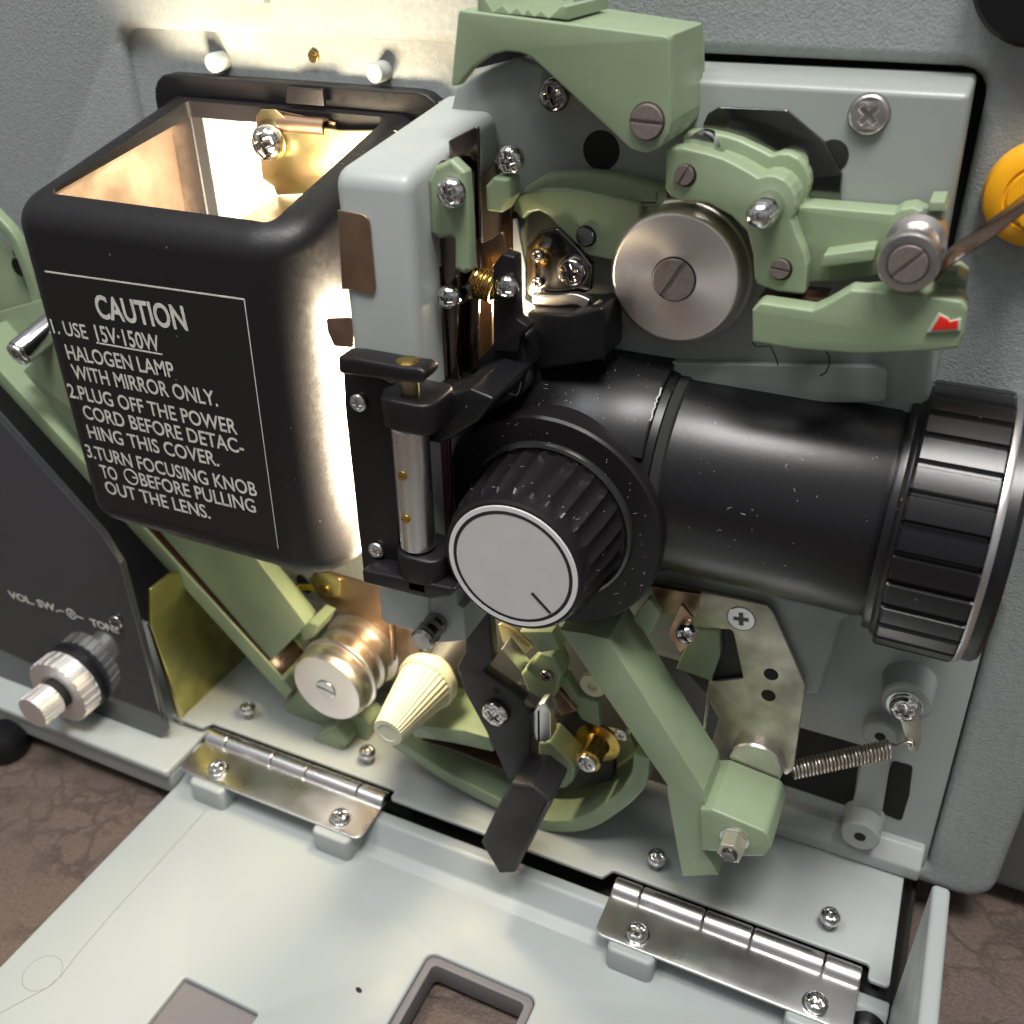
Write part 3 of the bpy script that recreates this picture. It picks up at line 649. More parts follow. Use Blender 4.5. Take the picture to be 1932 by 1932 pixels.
screw(RA, (rc[0], 59.5, rc[1]), 4.4, 1.2, 's', mat='screw_brown', spin=.85)

# ---------- lower film shoe with red mark
LS = prism('lower_shoe', PJ, 'green_plastic', rnd(at('C', 56, (397, 1750), (440, 1708), (738, 1752), (808, 1722), (955, 1636), (1200, 1652), (1585, 1700), (1612, 1745), (1592, 1890), (1560, 1968), (1400, 1985), (1010, 2002), (640, 1975), (397, 1935)), [1, 2, 1, 1, 1, 1, 3, 2, 1, 1, 1, 1, 1, .6]), 56, 49, .7, label='green lower shoe with a red mark')
prism('shoe_back', LS, 'green_plastic', rnd(at('C', 46, (1380, 1640), (1470, 1545), (1560, 1550), (1608, 1590), (1600, 1680), (1380, 1690)), 1.4), 46, 34, .6)
prism('shoe_step', LS, 'green_plastic', rnd(at('C', 50, (960, 1640), (1250, 1615), (1560, 1640), (1600, 1670), (1590, 1740), (960, 1700)), 1), 50, 44, .5)
rm = at('C', 56.6, (1382, 1878), (1448, 1768), (1506, 1797), (1514, 1815), (1578, 1798), (1574, 1868))
prism('mark_border', LS, 'pale_green', rm, 56.6, 55.8, .1)
cm = mid(rm); prism('red_mark', LS, 'red_paint', [(cm[0]+(p[0]-cm[0])*.78, cm[1]+(p[1]-cm[1])*.74) for p in rm], 56.9, 56.2, .1)
for p in ((520, 1998), (640, 1990)):
    a = xd('C', 44, p[0]*1.0+20, p[1]); pts = smooth([(a[0], a[1]), (a[0]+1.2, a[1]-5), (a[0]+5, a[1]-7.5), (a[0]+9, a[1]-6.5), (a[0]+9.5, a[1]-1)]) if False else None
lp = [xd('F', 44, *p) for p in ((395, 0), (420, 25), (500, 20), (525, 70), (545, 130))]; link('wire_loop', tube_mesh(lp, .2), 'dark_void', LS)
lp = [xd('F', 44, *p) for p in ((800, 30), (830, 75), (835, 120), (815, 170), (780, 190))]; link('wire_loop', tube_mesh(lp, .2), 'dark_void', LS)
prism('support_pad', PJ, 'casting_paint', rnd(at('F', 31, (-700, 90), (1100, 120), (1165, 160), (1160, 330), (-700, 330)), 2), 33, 30, .8)

# ---------- film gate
GP = prism('film_gate', PJ, 'gate_plate', rnd(at('B', 66, (462, 1090), (480, 985), (560, 905), (640, 905), (720, 980), (725, 1400), (660, 1400), (640, 2000), (690, 2350), (560, 2350), (520, 1932)), .8), 66, 63, .4, label='dark metal film gate')
prism('gate_rail', GP, 'gate_plate', at('B', 67.4, (500, 1400), (535, 1400), (585, 1932), (600, 2200), (560, 2200), (520, 1650)), 67.4, 65.8, .3)
prism('gate_clip', GP, 'green_plastic', rnd(at('B', 71, (482, 1020), (520, 940), (612, 898), (692, 975), (714, 1290), (722, 1528), (690, 1552), (630, 1522), (630, 1335), (545, 1352), (492, 1322)), .8), 71, 66.2, 1.2)
screw(GP, xd('B', 71, 630, 1080), 4.1, 2.8, mat='chrome', spin=.5, dome=.4)
screw(GP, xd('B', 69, 615, 1668), 3.4, 2.6, mat='chrome', dome=.45)
prism('coated_strip', GP, 'magenta_coat', at('E', 72, (478, 500), (600, 500), (625, 1100), (640, 1260), (520, 1260)), 72, 70.5, .2)
prism('gate_lug', GP, 'mirror_dark', at('B', 66, (640, 1640), (730, 1590), (745, 1680), (660, 1720)), 67, 65, .2)
prism('aperture_plate', GP, 'gate_plate', rnd(at('B', 60, (598, 795), (765, 708), (778, 1330), (760, 2100), (650, 2300), (640, 1400)), .6), 60, 58.6, .3)
prism('rear_guide', GP, 'gate_plate', rnd(at('B', 40, (770, 1000), (870, 900), (905, 1010), (950, 1040), (960, 1400), (800, 1700)), .6), 40, 34, .4)
screw(GP, xd('B', 40.5, 965, 893), 4.0, 3.4, mat='chrome', spin=.2, dome=.4)
prism('guide_pad', GP, 'green_plastic', rnd(at('B', 46, (805, 1050), (850, 1000), (940, 1010), (950, 1120), (900, 1205), (810, 1195)), 1), 46, 38, 1.2)
pts = []
sA, sB = Vector(xd('B', 58, 735, 1580)), Vector(xd('B', 58, 860, 1630)); ax = (sB-sA); Ls = ax.length; ax.normalize(); u_ = ax.cross(Vector((0, 1, 0))).normalized(); v_ = ax.cross(u_)
for k in range(8*14+1):
    t = k/(8*14); a = 2*math.pi*8*t; pts.append(tuple(sA+ax*Ls*t+(u_*math.cos(a)+v_*math.sin(a))*4.0))
link('gate_spring', tube_mesh(pts, .5, res=3), 'brass', GP)
prism('copper_blade', GP, 'copper', rnd(at('B', 52, (725, 1400), (850, 1345), (905, 1300), (930, 1420), (850, 1500), (840, 2200), (720, 2300), (720, 1800)), .8), 52, 51, .2)
prism('copper_blade', GP, 'copper', at('B', 60, (640, 1560), (700, 1560), (690, 1932), (640, 1932)), 56, 55.2, .2)
prism('gate_finger', GP, 'plastic_black', rnd(at('B', 62, (848, 1500), (900, 1432), (972, 1450), (985, 1800), (1055, 1850), (1000, 1915), (990, 1990), (850, 1990)), 1), 62, 57, .6)
screw(GP, xd('B', 62, 940, 1612), 3.4, 2.2, mat='chrome', dome=.4)
prism('light_baffle', GP, 'lid_paint', at('B', 40, (966, 1235), (984, 1240), (1020, 1420), (1036, 1500), (1034, 1690), (1110, 1740), (1000, 1850), (972, 1800)), 40.4, 39, .1)
BR = prism('claw_bracket', PJ, 'mirror_dark', rnd(at('B', 40, (1035, 1395), (1110, 1312), (1215, 1290), (1330, 1400), (1405, 1500), (1402, 1640), (1290, 1690), (1060, 1690), (1033, 1650)), 1), 40, 37, .5, label='dark polished bracket with a phillips screw')
screw(BR, xd('B', 40, 1305, 1528), 4.3, 2.3, mat='dark_chrome', washer=1.15)
for y in (1440, 1590): screw(BR, xd('B', 40, 1105, y), 1.8, 1.2, mat='dark_chrome')
prism('claw_arm', BR, 'steel', pathpoly(smooth(at('B', 44, (1070, 1690), (1200, 1700), (1310, 1690), (1385, 1720))), 3.2), 44, 41, .5)
link('claw_wire', tube_mesh([xd('B', 44, *p) for p in ((1320, 1820), (1400, 1745), (1460, 1700))], .7), 'steel', BR)
lathe('claw_button', BR, 'mirror_dark', 'Z', (at('B', 44, (1360, 1810))[0][0], 44), [(3.8, at('B', 44, (1360, 1830))[0][1]), (3.8, at('B', 44, (1360, 1790))[0][1]), (1, at('B', 44, (1360, 1770))[0][1])], 28)
prism('holder_latch', PJ, 'gloss_black', rnd(at('B', 44, (1000, 1850), (1090, 1730), (1330, 1740), (1520, 1690), (1520, 1990), (1000, 2080)), 1.2), 50, 34, 1)

# ---------- big green lever bar (lower right)
BAR = prism('loop_lever', PJ, 'green_plastic', rnd(at('V', 62, (1060, 385), (1290, 420), (1452, 466)) + at('U', 62, (985, 1690), (1008, 1932)) + at('I', 62, (128, 640), (135, 800), (120, 950), (208, 1090), (0, 1098)) + at('H', 62, (1918, 1086), (1836, 640)) + at('U', 62, (690, 1640),), .2), 62, 42, .25, label='long green lever with a hexagon bolt at its foot')
prism('lever_inset', BAR, 'green_plastic', rnd(at('U', 50, (540, 130), (636, 262), (548, 456), (408, 300)), .8), 50, 47, .3)
hd = prism('lever_foot', BAR, 'green_plastic', rnd(at('I', 64, (100, 720), (170, 722), (480, 852), (508, 935), (470, 988), (345, 988), (210, 960), (110, 955)), [1, 1, 3, 2, 2, 1, 1, 1]), 64, 38.5, .8)
c = at('I', 64, (300, 880))[0]
lathe('bolt_washer', BAR, 'satin_alu', 'Y', c, [(5.0, 63.8), (5.0, 64.8), (0, 64.8)], 40)
hx = prism('hex_bolt', BAR, 'zinc_plate', circle(c, 4.6, 6, .3), 64.8, 71.5, .5)
lathe('bolt_end', BAR, 'mirror_dark', 'Y', c, [(2.8, 71.4), (2.8, 72.5), (2.2, 73), (0, 72.4)], 30)
STB = prism('steel_bracket', PJ, 'zinc_plate', rnd(at('U', 33, (520, -10), (1490, 190), (1545, 250), (1800, 830), (1795, 910), (1705, 1520), (1640, 1570), (1600, 1500), (1420, 1500), (1060, 1420), (1050, 1290), (1105, 1105), (998, 920), (1040, 812), (1302, 782), (1215, 385), (930, 380), (700, 260)), [1, 1, 2, 2, 2, 1, 1, 1, 1, 1, 1, 1, 1, 1, 1, 1.5, 1, 1]), 33, 31.5, .35, label='worn pale steel bracket behind the green lever')
c = at('U', 33, (1285, 297))[0]; prism('screw_seat', STB, 'dark_grey', circle(c, 4.95, 40), 32.8, 33.08, .02); screw(STB, (c[0], 32.5, c[1]), 4.75, .75, mat='satin_alu', spin=.15, dome=.02)
for p in ((1526, 746), (1505, 916)):
    prism('bracket_hole', STB, 'dark_void', circle(at('U', 33, p)[0], 2.5, 28), 32.9, 33.1, .02)
c = at('U', 36, (1410, 1400))[0]; lathe('lever_roller', STB, 'steel', 'Y', at('U', 38, (1395, 1480))[0], [(9.8, 33), (9.8, 37.4), (9.2, 38.2), (0, 38.2)], 56)
wallx('bracket_edge', STB, 'zinc_plate', rnd([(24, -262), (32, -262), (32, -224), (24, -222)], 1), at('U', 33, (1020, 900))[0][0]-.6, at('U', 33, (1020, 900))[0][0]+.6, .3)
prism('cutout_shade', PJ, 'lever_black', at('U', 30.6, (900, 330), (1330, 380), (1400, 900), (1000, 900), (820, 700)), 30.8, 30.2, .1)  # dark plate put in so the bracket's cutouts look like a shaded cavity
prism('green_backing', PJ, 'green_plastic', at('U', 34, (900, 390), (1110, 400), (1115, 600), (1040, 800), (760, 700)), 34, 28, .4)
CW = prism('copper_wedge', PJ, 'copper', rnd(at('U', 50, (800, 180), (892, 290), (892, 470), (792, 575), (690, 420)), .4), 50, 48.6, .2)
c = at('U', 52, (840, 415))[0]; screw(CW, (c[0], 50, c[1]), 3.6, 3.0, dome=.6, mat='chrome')
prism('magnet_block', PJ, 'copper', at('U', 40, (560, 20), (960, 90), (930, 260), (640, 240)), 41, 38.5, .3)

# ---------- black inching lever
BL = prism('black_lever', PJ, 'lever_black', rnd(at('V', 60, (300, 180), (492, 190), (522, 640), (442, 722), (650, 862), (770, 965), (826, 1080), (832, 1580), (650, 1600), (470, 1210), (300, 900), (232, 690), (300, 570)), [0, 0, 2, 1, 2, 3, 3, 1, 1, 4, 3, 3, 2]), 60, 55, .7, label='black lever with chrome screw and bent handle')
prism('lever_handle', BL, 'lever_black', rnd(at('H', 74, (960, 560), (1080, 572), (1188, 655), (1095, 850), (1040, 950), (985, 1064), (895, 1066), (792, 890), (870, 720)), 1), 76, 58, 1.6)
screw(BL, xd('V', 60, 560, 1040), 5.4, 3, mat='chrome', spin=.9, dome=.3)
prism('lever_hole', BL, 'dark_void', circle(at('V', 60, (555, 880))[0], 1.4, 20), 59.9, 60.1, .02)
CL = prism('spring_clip', PJ, 'satin_alu', rnd(at('V', 58, (838, 1060), (895, 985), (945, 980), (990, 1055), (992, 1270), (945, 1295), (880, 1285), (836, 1200)), .8), 58, 52, .4)
prism('clip_slot', CL, 'dark_void', at('V', 58.1, (885, 1040), (900, 1040), (902, 1285), (885, 1285)), 58.15, 57.5, .02)
FG = prism('film_finger', PJ, 'green_plastic', rnd(at('V', 46, (890, 1300), (980, 1290), (1050, 1360), (1185, 1500), (1170, 1610), (1110, 1665), (1010, 1680), (955, 1610), (890, 1480)), 1.6), 46, 34, 1)
screw(FG, xd('V', 46, 965, 1565), 2.6, 1.6, mat='chrome')
prism('finger_plate', PJ, 'lever_black', rnd(at('V', 34, (700, 800), (1200, 1000), (1500, 1330), (1500, 1600), (900, 1750), (700, 1300)), 3), 34, 30, .5)
CPL = prism('green_clamp', PJ, 'green_plastic', rnd(at('V', 44, (748, 745), (830, 660), (900, 575), (1010, 600), (1075, 740), (1045, 880), (1020, 930), (950, 972), (800, 880)), 1), 44, 34, 1)
screw(CPL, xd('V', 44, 968, 745), 2.6, 1.8, mat='dark_chrome')
prism('clamp_bar', CPL, 'green_plastic', at('V', 38, (1050, 780), (1110, 770), (1205, 925), (1372, 975), (1385, 1180), (1240, 1110)), 38, 33, .4)
prism('clamp_bar', CPL, 'green_plastic', at('V', 46, (740, 400), (1000, 405), (1062, 548), (900, 575), (850, 500)), 46, 40, .4)
prism('clamp_blade', CPL, 'satin_alu', pathpoly(at('V', 48, (595, 545), (745, 735)), .9), 48, 40, .2)
prism('copper_tongue', CPL, 'copper', at('V', 40, (1050, 880), (1200, 1040), (1080, 1080), (960, 960)), 40, 37, .3)
prism('gate_tail', CPL, 'zinc_yellow', rnd(at('V', 36, (560, 330), (700, 400), (850, 520), (740, 640), (600, 480)), 1), 36, 34, .4)
c = at('V', 44, (1300, 1430))[0]; c2 = at('V', 34, (1370, 1290))[0]
BRS = lathe('brass_roller', PJ, 'brass', 'Y', c, [(9.0, 33), (9.2, 33.4), (9.2, 34.6), (5.4, 35.4), (4.8, 37), (4.8, 44), (5.2, 44.4), (5.2, 45.4), (4.8, 45.8), (0, 45.8)], 56)
screw(BRS, (c[0], 45.6, c[1]), 4.0, 1.6, mat='satin_alu', dome=.2)
c = at('V', 36, (1335, 830))[0]; lathe('white_collar', PJ, 'cream_plastic', 'Y', c, [(5, 34), (5, 37), (2, 37.3), (2, 36)], 32)
screw(PJ, xd('V', 36, 1570, 1215), 2.8, 2, mat='satin_alu', label='small bright screw behind the green lever')

# ---------- lower film guide channel
LG = prism('lower_film_guide', PJ, 'green_plastic', pathpoly(smooth(at('H', 46, (290, 345), (600, 545), (880, 693), (1080, 795), (1250, 818), (1400, 787), (1560, 682), (1655, 590), (1680, 530), (1690, 420)), 7), 6.4), 46, 18, .6, label='green curved channel guiding the film below the gate')
prism('guide_floor', LG, 'green_plastic', at('H', 20, (150, 250), (520, 40), (900, 200), (1620, 300), (1740, 540), (1450, 830), (1080, 850), (700, 660)), 20, 17, .3)
prism('upper_rim', LG, 'green_plastic', rnd(at('V', 46, (-120, 1150), (300, 1200), (490, 1255), (540, 1375), (200, 1300), (-120, 1250)), 1), 46, 20, .5)
prism('guide_floor', LG, 'green_plastic', at('V', 26, (-140, 880), (310, 930), (520, 1250), (-140, 1220)), 26, 22, .3)

# ---------- left film rail
RL = prism('film_rail', PJ, 'green_plastic', at('0', 36, (-60, 660), (0, 726), (539, 1320), (550, 1302), (541, 1290), (13, 714), (-60, 634)), 36, 14, .4, label='green film rail running down behind the lamp cover')
prism('rail_bed', RL, 'green_plastic', at('0', 16, (-40, 600), (100, 560), (590, 1160), (560, 1290), (380, 1090), (20, 690)), 16, 13, .2)
prism('rail_plate', RL, 'green_plastic', rnd(at('0', 34, (43, 700), (120, 620), (240, 700), (480, 1050), (578, 1180), (512, 1246), (301, 1003)), .5), 34, 27, .4)
prism('rail_tip', RL, 'green_plastic', at('W', 30, (520, 610), (600, 560), (680, 590), (640, 680), (560, 720)), 34, 20, .6)
UG = prism('upper_guide', PJ, 'green_plastic', rnd(pathpoly(smooth(at('A', 13, (-80, 1190), (50, 1330), (120, 1470), (180, 1640), (225, 1830))), 5.5), .6), 13, 8, .8, label='green curved guide at the left edge')
prism('guide_floor', UG, 'green_plastic', at('A', 9, (-120, 1260), (60, 1420), (180, 1700), (200, 1850), (-120, 1990)), 9, 7, .4)
a, b = Vector(xd('0', 46, 37, 666)), Vector(xd('0', 30, 95, 618)); me = lathe_mesh([(0, 0), (5.4, 0), (5.6, .6), (5.6, 20), (5.2, 26)], 40)
ST = link('chrome_stud', orient(me, tuple(a), tuple(b-a)), 'chrome', PJ)
screw(ST, tuple(a), 5.2, 1.8, axis=tuple(a-b), mat='chrome', dome=.2)
c = at('A', 20, (20, 1540))[0]; lathe('dark_stud', UG, 'mirror_dark', 'Y', c, [(5, 8), (5, 11), (4, 12), (0, 12)], 32)

# ---------- lower sprocket roller
rl = (-209.6, -291.2)
RO = lathe('lower_roller', PJ, 'turned_steel', 'Y', rl, [(12, 6), (18.6, 14), (19, 14.6), (19, 16), (15, 17), (15, 21), (17.4, 22), (17.4, 25), (15.6, 26), (15.6, 33), (18.8, 34), (19.2, 34.6), (19.0, 35.3), (17.8, 35.8), (18.1, 36.5), (18.1, 41), (17.6, 43.2), (16.6, 45), (0, 45.1)], 112, label='stacked steel roller lit warm by the lamp')
prism('screw_ring', RO, 'dark_grey', circle(rl, 4.9, 40), 44.9, 45.12, .03)
screw(RO, (rl[0], 44.4, rl[1]), 4.6, 1.3, 's', mat='satin_alu', spin=-.15)
RB = prism('roller_base', PJ, 'green_plastic', rnd(at('W', 32, (350, 1300), (470, 1150), (700, 1250), (1000, 1380), (1052, 1430), (1030, 1592), (870, 1592), (620, 1490)), .8), 32, 20, .8, label='pale green base under the steel roller')
prism('base_lug', RB, 'green_plastic', rnd(at('W', 42, (540, 1600), (620, 1500), (760, 1440), (868, 1592), (800, 1690), (720, 1692)), 1), 42, 26, 2)
SHR = prism('copper_shroud', PJ, 'copper', rnd(at('W', 16, (560, 260), (600, 200), (700, 195), (980, 275), (1380, 400), (1470, 900), (1200, 1100), (850, 560), (640, 400)), 2.5), 16, 14.6, .3)
prism('shroud_end', SHR, 'zinc_yellow', rnd(at('W', 17, (575, 250), (620, 205), (720, 210), (820, 260), (800, 400), (700, 400), (620, 350)), 2), 17, 16.1, .2)
screw(SHR, xd('W', 17, 690, 330), 2.0, .8, 's', mat='brass')
prism('wire_hole', SHR, 'dark_void', ellipse(at('W', .8, (470, 340))[0], 3.6, 5.4, .4, 24), -4.4, -4.1, .02)
link('contact_wire', tube_mesh([xd('W', 8, *p) for p in ((480, 320), (560, 320), (640, 330))], 1.4), 'yellow_wire', SHR)
lathe('contact_bead', SHR, 'chrome', 'Y', at('W', 26, (1225, 510))[0], [(2.6, 16), (2.8, 24), (2.0, 26.4), (0, 27)], 32)
link('copper_lead', tube_mesh([xd('W', 24, *p) for p in ((1230, 600), (1245, 760), (1240, 900))], 1.2), 'copper', SHR)

# ---------- cream knob
CKc = (-161.5, -274.0)
nk = 30
CK = lathe('cream_knob', PJ, 'cream_plastic', 'Y', CKc, [(8.6, 32), (9, 34), (12.2, 36), (12.9, 37.4), (12.9, 41), (12.3, 41.8), (11.8, 42.0), (6.6, 70.0), (6.1, 71.2), (4.3, 71.4), (3.9, 70.9), (0, 70.9)], nk*10, lambda a, i, r: r-(.55*(1-abs(math.sin(a*nk/2)))*(r/9) if i in (6, 7) else 0), label='fluted cream tapered knob', sharp=28)

lathe('knob_shaft', CK, 'steel', 'Y', CKc, [(7.6, 8), (7.6, 34)], 40)

# ---------- amplifier panel with volume and tone knobs
AP = prism('amplifier_panel', PJ, 'smoke_acrylic', rnd(at('0', 67, (-120, 660), (0, 795), (190, 1008), (226, 1064), (258, 1180), (312, 1383), (303, 1396), (0, 1286), (-120, 1240)), [1, 0, 4, 3, 1, 1, 1, 0, 1]), 67, 63.5, .4, label='smoked black amplifier panel lettered VOL. SW. and TONE')
prism('panel_back', AP, 'zinc_yellow', at('0', 62.5, (-120, 645), (3, 785), (208, 1022), (233, 1062), (266, 1186), (250, 1200), (-120, 900)), 62.8, 61.8, .2)
vk = (-337.2, -311.6)
nv = 26
vol = lathe('volume_knob', AP, 'turned_alu', 'Y', vk, [(16.4, 71), (16.9, 71.3), (16.9, 80.2), (16.4, 80.6), (9.4, 80.7), (9.0, 80)], nv*16, lambda a, i, r: r-(1.0*(abs(math.sin(a*nv/2)) < .6) if 1 <= i <= 2 else 0), label='large fluted aluminium ring knob', sharp=25)
lathe('knob_seal', AP, 'plastic_black', 'Y', vk, [(17.4, 66.8), (17.4, 69.6), (16.4, 71), (8, 71)], 64)
lathe('knob_neck', AP, 'dark_void', 'Y', vk, [(7.8, 79), (7.8, 85)], 40)
nw = 24
ton = lathe('tone_knob', AP, 'turned_alu', 'Y', vk, [(7.9, 84.2), (8.3, 84.5), (8.3, 94.8), (7.9, 95.4), (0, 95.5)], nw*14, lambda a, i, r: r-(.55*(abs(math.sin(a*nw/2)) < .6) if 1 <= i <= 2 else 0), label='small fluted aluminium knob', sharp=25)
screw(AP, xd('Q', 67.2, 1100, 530), 3.6, 1.4, mat='dark_chrome')
dd = 67.35
t1 = at('Q', dd, (92, 308), (548, 446)); t2 = at('Q', dd, (862, 572), (1130, 652))
cap = 3.9
me = join(text_mesh('VOL. SW.', t1[0], t1[1], cap, dd, .035), text_mesh('TONE', t2[0], t2[1], cap, dd, .035))
sy = at('Q', dd, (668, 464))[0]; l1 = at('Q', dd, (548, 428), (600, 444), (722, 486), (785, 510))
for w in (prism('x', 0, 0, circle(sy, 2.9, 32), dd-.1, dd, .01, holes=[circle(sy, 2.2, 32)], ret=True), prism('x', 0, 0, circle(sy, 1.2, 24), dd-.1, dd, .01, holes=[circle(sy, .7, 24)], ret=True),
          prism('x', 0, 0, pathpoly(l1[:2], .45), dd-.1, dd, .01, ret=True), prism('x', 0, 0, pathpoly(l1[2:], .45), dd-.1, dd, .01, ret=True)):
    me = join(me, w)
link('panel_lettering', me, 'white_ink', AP)
# yellow chromated bracket next to it
XB = -290.0
YB = wallx('yellow_bracket', PJ, 'chromate', rnd([(max(3, a), b) for a, b in atx('0', XB, (349, 1364), (470, 1238), (505, 1200), (420, 1060), (321, 1083), (283, 1112), (284, 1180))], [.5, .5, .5, .5, 2, 2, 1]), XB, XB-1.4, .3, label='yellow chromated bracket beside the amplifier panel')
dbk = atx('0', XB, (349, 1364))[0][0]
b0, b1 = at('0', dbk, (290, 1186))[0], at('0', dbk, (345, 1362))[0]
link('bracket_lip_and_shade', tube_mesh([(b0[0], dbk, b0[1]), (b1[0], dbk, b1[1])], 1.9), 'zinc_yellow', YB)
prism('bracket_lip_and_shade', YB, 'dark_chrome', rnd(pathpoly([(b0[0]-3.6, b0[1]), (b1[0]-3.4, b1[1])], 4.0), .5), dbk-1.5, dbk-4, .4)  # darker metal stands in for the shaded side of the lip

# ---------- right edge: amber roller, reel arm
ac = at('0', 8, (1960, 374))[0]
AMB = lathe('amber_roller', PJ, 'amber_plastic', 'Y', ac, [(r*.79, h*.8) for r, h in [(15.4, 0), (17.3, 1.5), (17.4, 5.5), (16.6, 8.2), (14.2, 9.8), (11, 10.2), (10.6, 9.7), (9.8, 9.7), (9.4, 10.4), (0, 10.9)]], 72, label='glossy amber roller at the right edge')
prism('roller_mark', AMB, 'amber_plastic', at('C', 13, (1895, 1235), (1925, 1175), (2000, 1160), (2000, 1290), (1915, 1275)), 14.5, 9, .4)
rc2 = at('0', 6, (1982, -58))[0]
lathe('reel_arm', PJ, 'gloss_black', 'Y', rc2, [(17, 0), (17, 7), (16, 8), (0, 8)], 72, label='black reel arm end at the upper right corner')

# ================================================================== FILM (thing)
def ribbon(path, d0, d1, th=.35): return prism('f', 0, 0, pathpoly(path, th), d0, d1, .02, ret=True)
f1 = smooth(at('C', 58, (1430, 1590), (1480, 1528), (1560, 1470), (1700, 1375), (1850, 1265), (1990, 1155), (2200, 990)))
f2 = smooth(at('C', 48, (430, 1690), (560, 1690), (680, 1700), (800, 1712)))
f3 = smooth(at('V', 44, (-60, 1290), (200, 1370), (450, 1470), (640, 1545), (760, 1580)))
f4 = at('0', 35.4, (190, 898), (300, 1022), (531, 1276))
FM = thing('film_strip', 'narrow brown film strip threaded through the projector', 'film', (0, 48, -80))
for pth, a, b in ((f1, 40, 58), (f2, 36, 47), (f3, 26, 43), (f4, 17, 35)):
    link('film_run', ribbon(pth, a, b), 'film_base', FM)

# ================================================================== LAMP COVER (thing, lifts off)
def bool_cut(ob, cutters):
    for c in cutters:
        mo = ob.modifiers.new('b', 'BOOLEAN'); mo.operation = 'DIFFERENCE'; mo.object = c; mo.solver = 'EXACT'
        try: mo.material_mode = 'TRANSFER'
        except Exception: pass
    bpy.context.view_layer.update()
    me = bpy.data.meshes.new_from_object(ob.evaluated_get(bpy.context.evaluated_depsgraph_get()))
    ob.modifiers.clear(); old = ob.data; ob.data = me; me.name = ob.name; bpy.data.meshes.remove(old)
    for c in cutters:
        m_ = c.data; bpy.data.objects.remove(c); bpy.data.meshes.remove(m_)
    me.polygons.foreach_set('use_smooth', [True]*len(me.polygons)); me.set_sharp_from_angle(angle=math.radians(35))
def shear(me, ztop, k=20/76):
    for v in me.vertices:
        d = -v.co.y/S; Z = v.co.z/S+TABLE; w = max(0, min(1, (Z+170)/110)); v.co.z -= S*max(0, d)*k*w
    return me
def flare(Z): return 5.5*math.sin(math.pi*min(1, max(0, (-62-Z)/168)))
def flared(me):
    for v in me.vertices:
        X, Z = v.co.x/S, v.co.z/S+TABLE
        v.co.x -= S*flare(Z)*min(1, max(0, (-225-X)/35))
    return me
cover = link('lamp_cover', flared(shear(slabz('x', 0, 0, rnd([(-279, -4), (-279, 81), (-169.5, 81), (-171.5, -4)], [0, 10.6, 19, 0], 12), -203, -59.5, 10.2, res=6, ret=True), 0)), 'black_paint')
inn = link('inner', flared(shear(slabz('x', 0, 0, rnd([(-277.3, -30), (-277.3, 79.4), (-171.3, 79.4), (-173.3, -30)], [0, 9, 17, 0], 8), -201.4, -61, 8.2, res=3, ret=True), 0)), 'copper_liner')
opn = slabz('opening', None, 'black_paint', rnd([(-264.5, 7), (-268.3, 72.8), (-181.5, 72.8), (-181.0, 7)], [2, 2.5, 4, 3]), -125, -20, .1)
bool_cut(cover, [inn, opn])
solo(cover, 'black sheet-metal lamp cover with a white CAUTION notice and open top', 'lamp cover')
e1 = at('A', 2, (945, 500), (990, 420), (1080, 395))
prism('cover_flange', cover, 'black_paint', rnd([(-284, -200), (-284, -53.5), (-163, -53.5), (-163, -200)], [3, 9, 9, 3]), 2.5, -4.3, 1.2, holes=[rnd(rect(-268, -196, -178, -62), 3)])
# label
lp = at('0', 81.1, (85, 512), (461, 565), (525, 1035))
def wrap(me, xl=-279, r=10.6, front=81.0):
    "bend a decal lying on the front plane round the left corner of the cover"
    def surf(x, Z):
        e = min(max(0, xl-flare(Z)+r-x), r); return front-r+math.sqrt(max(0, r*r-e*e))
    for v in me.vertices:
        X, d, Z = v.co.x/S, -v.co.y/S, v.co.z/S+TABLE; off = d-front; best = None
        for q in range(241):                                   # walk along the line of sight until it meets the surface
            k = 1+q*.0004; dd_ = D0-(D0-d)*k; gap = dd_-off-surf(X*k, Z*k)
            if X*k < xl-flare(Z*k): break
            if best is None or gap < best[0]: best = (gap, k)
            if gap <= 0: break
        k = best[1]; v.co = W(X*k, surf(X*k, Z*k)+off, Z*k)
    return me
bmx = bmesh.new(); gx, gz = 28, 2
cs = [lp[0], lp[1], lp[2], at('0', 81.1, (196, 958))[0]]
gr = [[bmx.verts.new(W(*[(1-v)*((1-u)*cs[0][q]+u*cs[1][q])+v*((1-u)*cs[3][q]+u*cs[2][q]) if q < 2 else 0 for q in (0,)], 81.1, (1-v)*((1-u)*cs[0][1]+u*cs[1][1])+v*((1-u)*cs[3][1]+u*cs[2][1]))) for u in [(k/gx)**1.6 for k in range(gx+1)]] for v in (0, .5, 1)]
for a in range(2):
    for b in range(gx): bmx.faces.new((gr[a][b], gr[a+1][b], gr[a+1][b+1], gr[a][b+1]))
mel = bpy.data.meshes.new('l'); bmx.to_mesh(mel); bmx.free()
lb = link('caution_label', wrap(mel), 'label_black', cover)
dl = 81.2
fm = join(prism('x', 0, 0, pathpoly([(lp[0][0]+(lp[1][0]-lp[0][0])*(k/60)**1.5, lp[0][1]+(lp[1][1]-lp[0][1])*(k/60)**1.5) for k in range(61)], .55), dl-.1, dl, .01, ret=True), prism('x', 0, 0, pathpoly([lp[1], lp[2]], .3), dl-.1, dl, .01, ret=True))
link('label_border', wrap(fm), 'white_ink', lb)
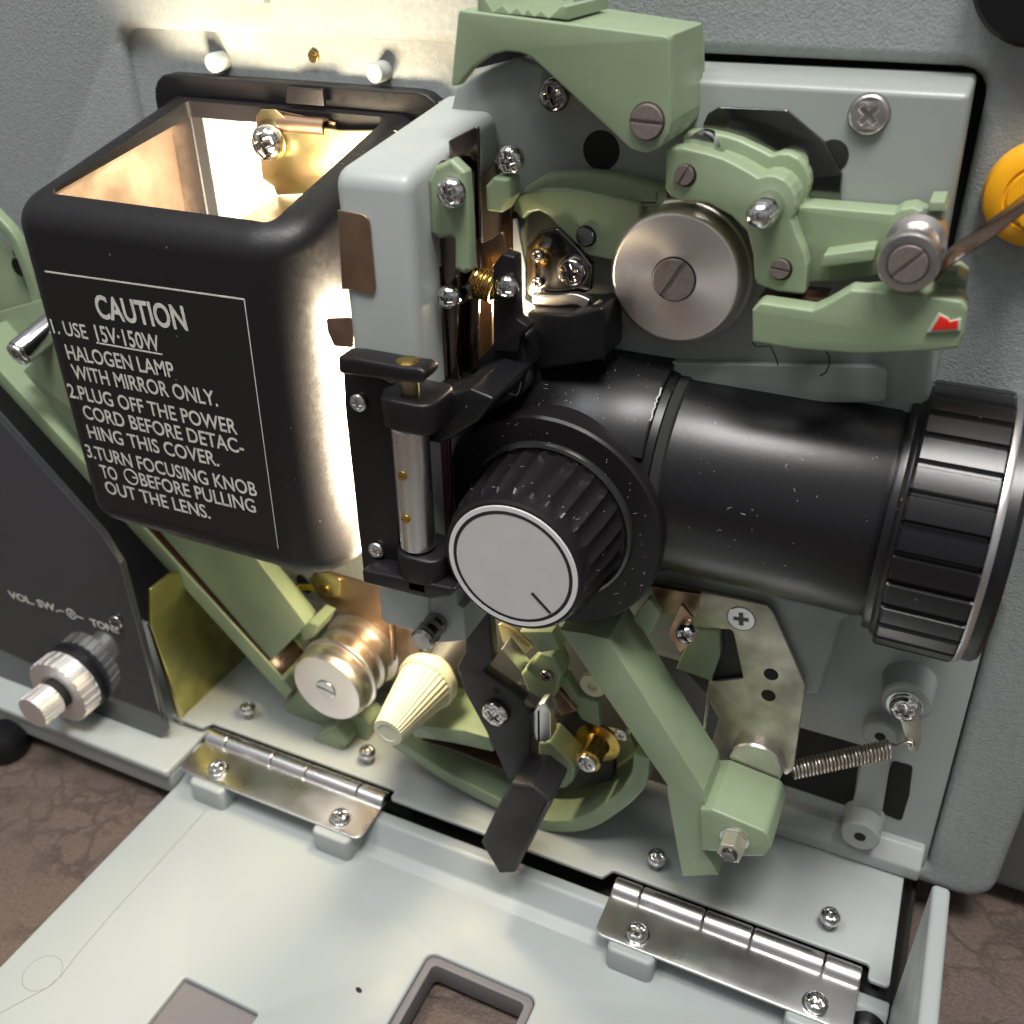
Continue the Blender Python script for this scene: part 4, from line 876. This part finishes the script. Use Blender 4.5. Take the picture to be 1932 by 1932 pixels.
LINES = [('CAUTION', (186, 599), (355, 623), 7.6, .02), ('1. USE', (101, 628), (167, 640), 5.0, .005), ('15V\u00b7150W', (184, 643), (304, 664), 5.6, .01),
         ('HALOGEN LAMP', (129, 677), (331, 713), 5.3, .008), ('WITH MIRROR ONLY.', (140, 714), (412, 767), 5.3, .008),
         ('2.PLUG OFF THE POWER', (132, 749), (449, 820), 5.3, .008), ('CORD BEFORE DETAC-', (160, 789), (462, 857), 5.3, .008), ('HING THIS COVER.', (169, 826), (414, 880), 5.3, .008),
         ('3.TURN FOCUSING KNOB', (166, 862), (486, 937), 5.3, .008), ('TO', (193, 900), (224, 907), 5.3, .008), ('BEFORE PULLING', (267, 916), (484, 968), 5.3, .008), ('OUT THE LENS.', (202, 930), (398, 979), 5.3, .008)]
me = None
for s, p0, p1, cp, bo in LINES:
    a, b = at('0', dl, p0, p1); t = text_mesh(s, a, b, cp, dl, bo+.006); me = t if me is None else join(me, t)
ul = at('0', dl, (182, 647), (306, 669)); me = join(me, prism('x', 0, 0, pathpoly(ul, .5), dl-.1, dl, .01, ret=True))
cc = at('0', dl, (247, 900))[0]
me = join(me, prism('x', 0, 0, circle(cc, 3.3, 40), dl-.1, dl, .01, holes=[circle(cc, 2.75, 40)], ret=True), prism('x', 0, 0, rect(cc[0]+.6, cc[1]-.25, cc[0]+2.8, cc[1]+.25), dl-.1, dl, .01, ret=True))
link('label_lettering', wrap(me), 'white_ink', lb)
# spring clip on the rim and the bracket inside
ct = at('A', 8, (1560, 590), (1800, 640))
clx = lathe('clip_tube', cover, 'copper', 'X', (10, -65.5), [(2.6, -222), (3.0, -221.6), (3.0, -203.2), (2.6, -203), (2.2, -203.2), (2.2, -221)], 36)
prism('clip_tab', cover, 'black_paint', rnd(at('A', 6, (1630, 490), (1830, 500), (1840, 600), (1620, 580)), .6), 7, 5.5, .3)
prism('clip_leaf', cover, 'copper', rnd(at('A', 8, (1560, 620), (1900, 690), (1895, 730), (1720, 700), (1600, 690)), .6), 8.6, 7.8, .2)
LB = prism('lamp_bracket', PJ, 'zinc_yellow', rnd(at('0', 12, (482, 221), (491, 206), (518, 207), (548, 231), (640, 246), (750, 246), (750, 330), (640, 362), (521, 369), (516, 352), (495, 338)), 1.2), 12, 10.5, .3, label='yellow chromated lamp bracket inside the cover')
c = at('A', 13, (1530, 800))[0]; screw(LB, (c[0], 12, c[1]), 6.2, 4.2, mat='chrome', dome=.5, spin=.3)
zl = at('0', 12, (521, 369))[0][1]
lv = atz('0', zl, (402, 446), (521, 369), (640, 350), (720, 370), (560, 480))
slabz('bracket_floor', LB, 'zinc_yellow', [(x, min(70, max(8, d))) for x, d in lv], zl-1.4, zl, .2)
slabz('floor_hole', LB, 'red_paint', ellipse(atz('0', zl, (522, 419))[0], 3.2, 1.6, .2, 24), zl-.2, zl+.06, .02)
lathe('halogen_bulb', PJ, 'lamp_glow', 'Y', (-212, -130), [(0, 26), (3, 27), (3.4, 32), (2.4, 37), (0, 38)], 24)
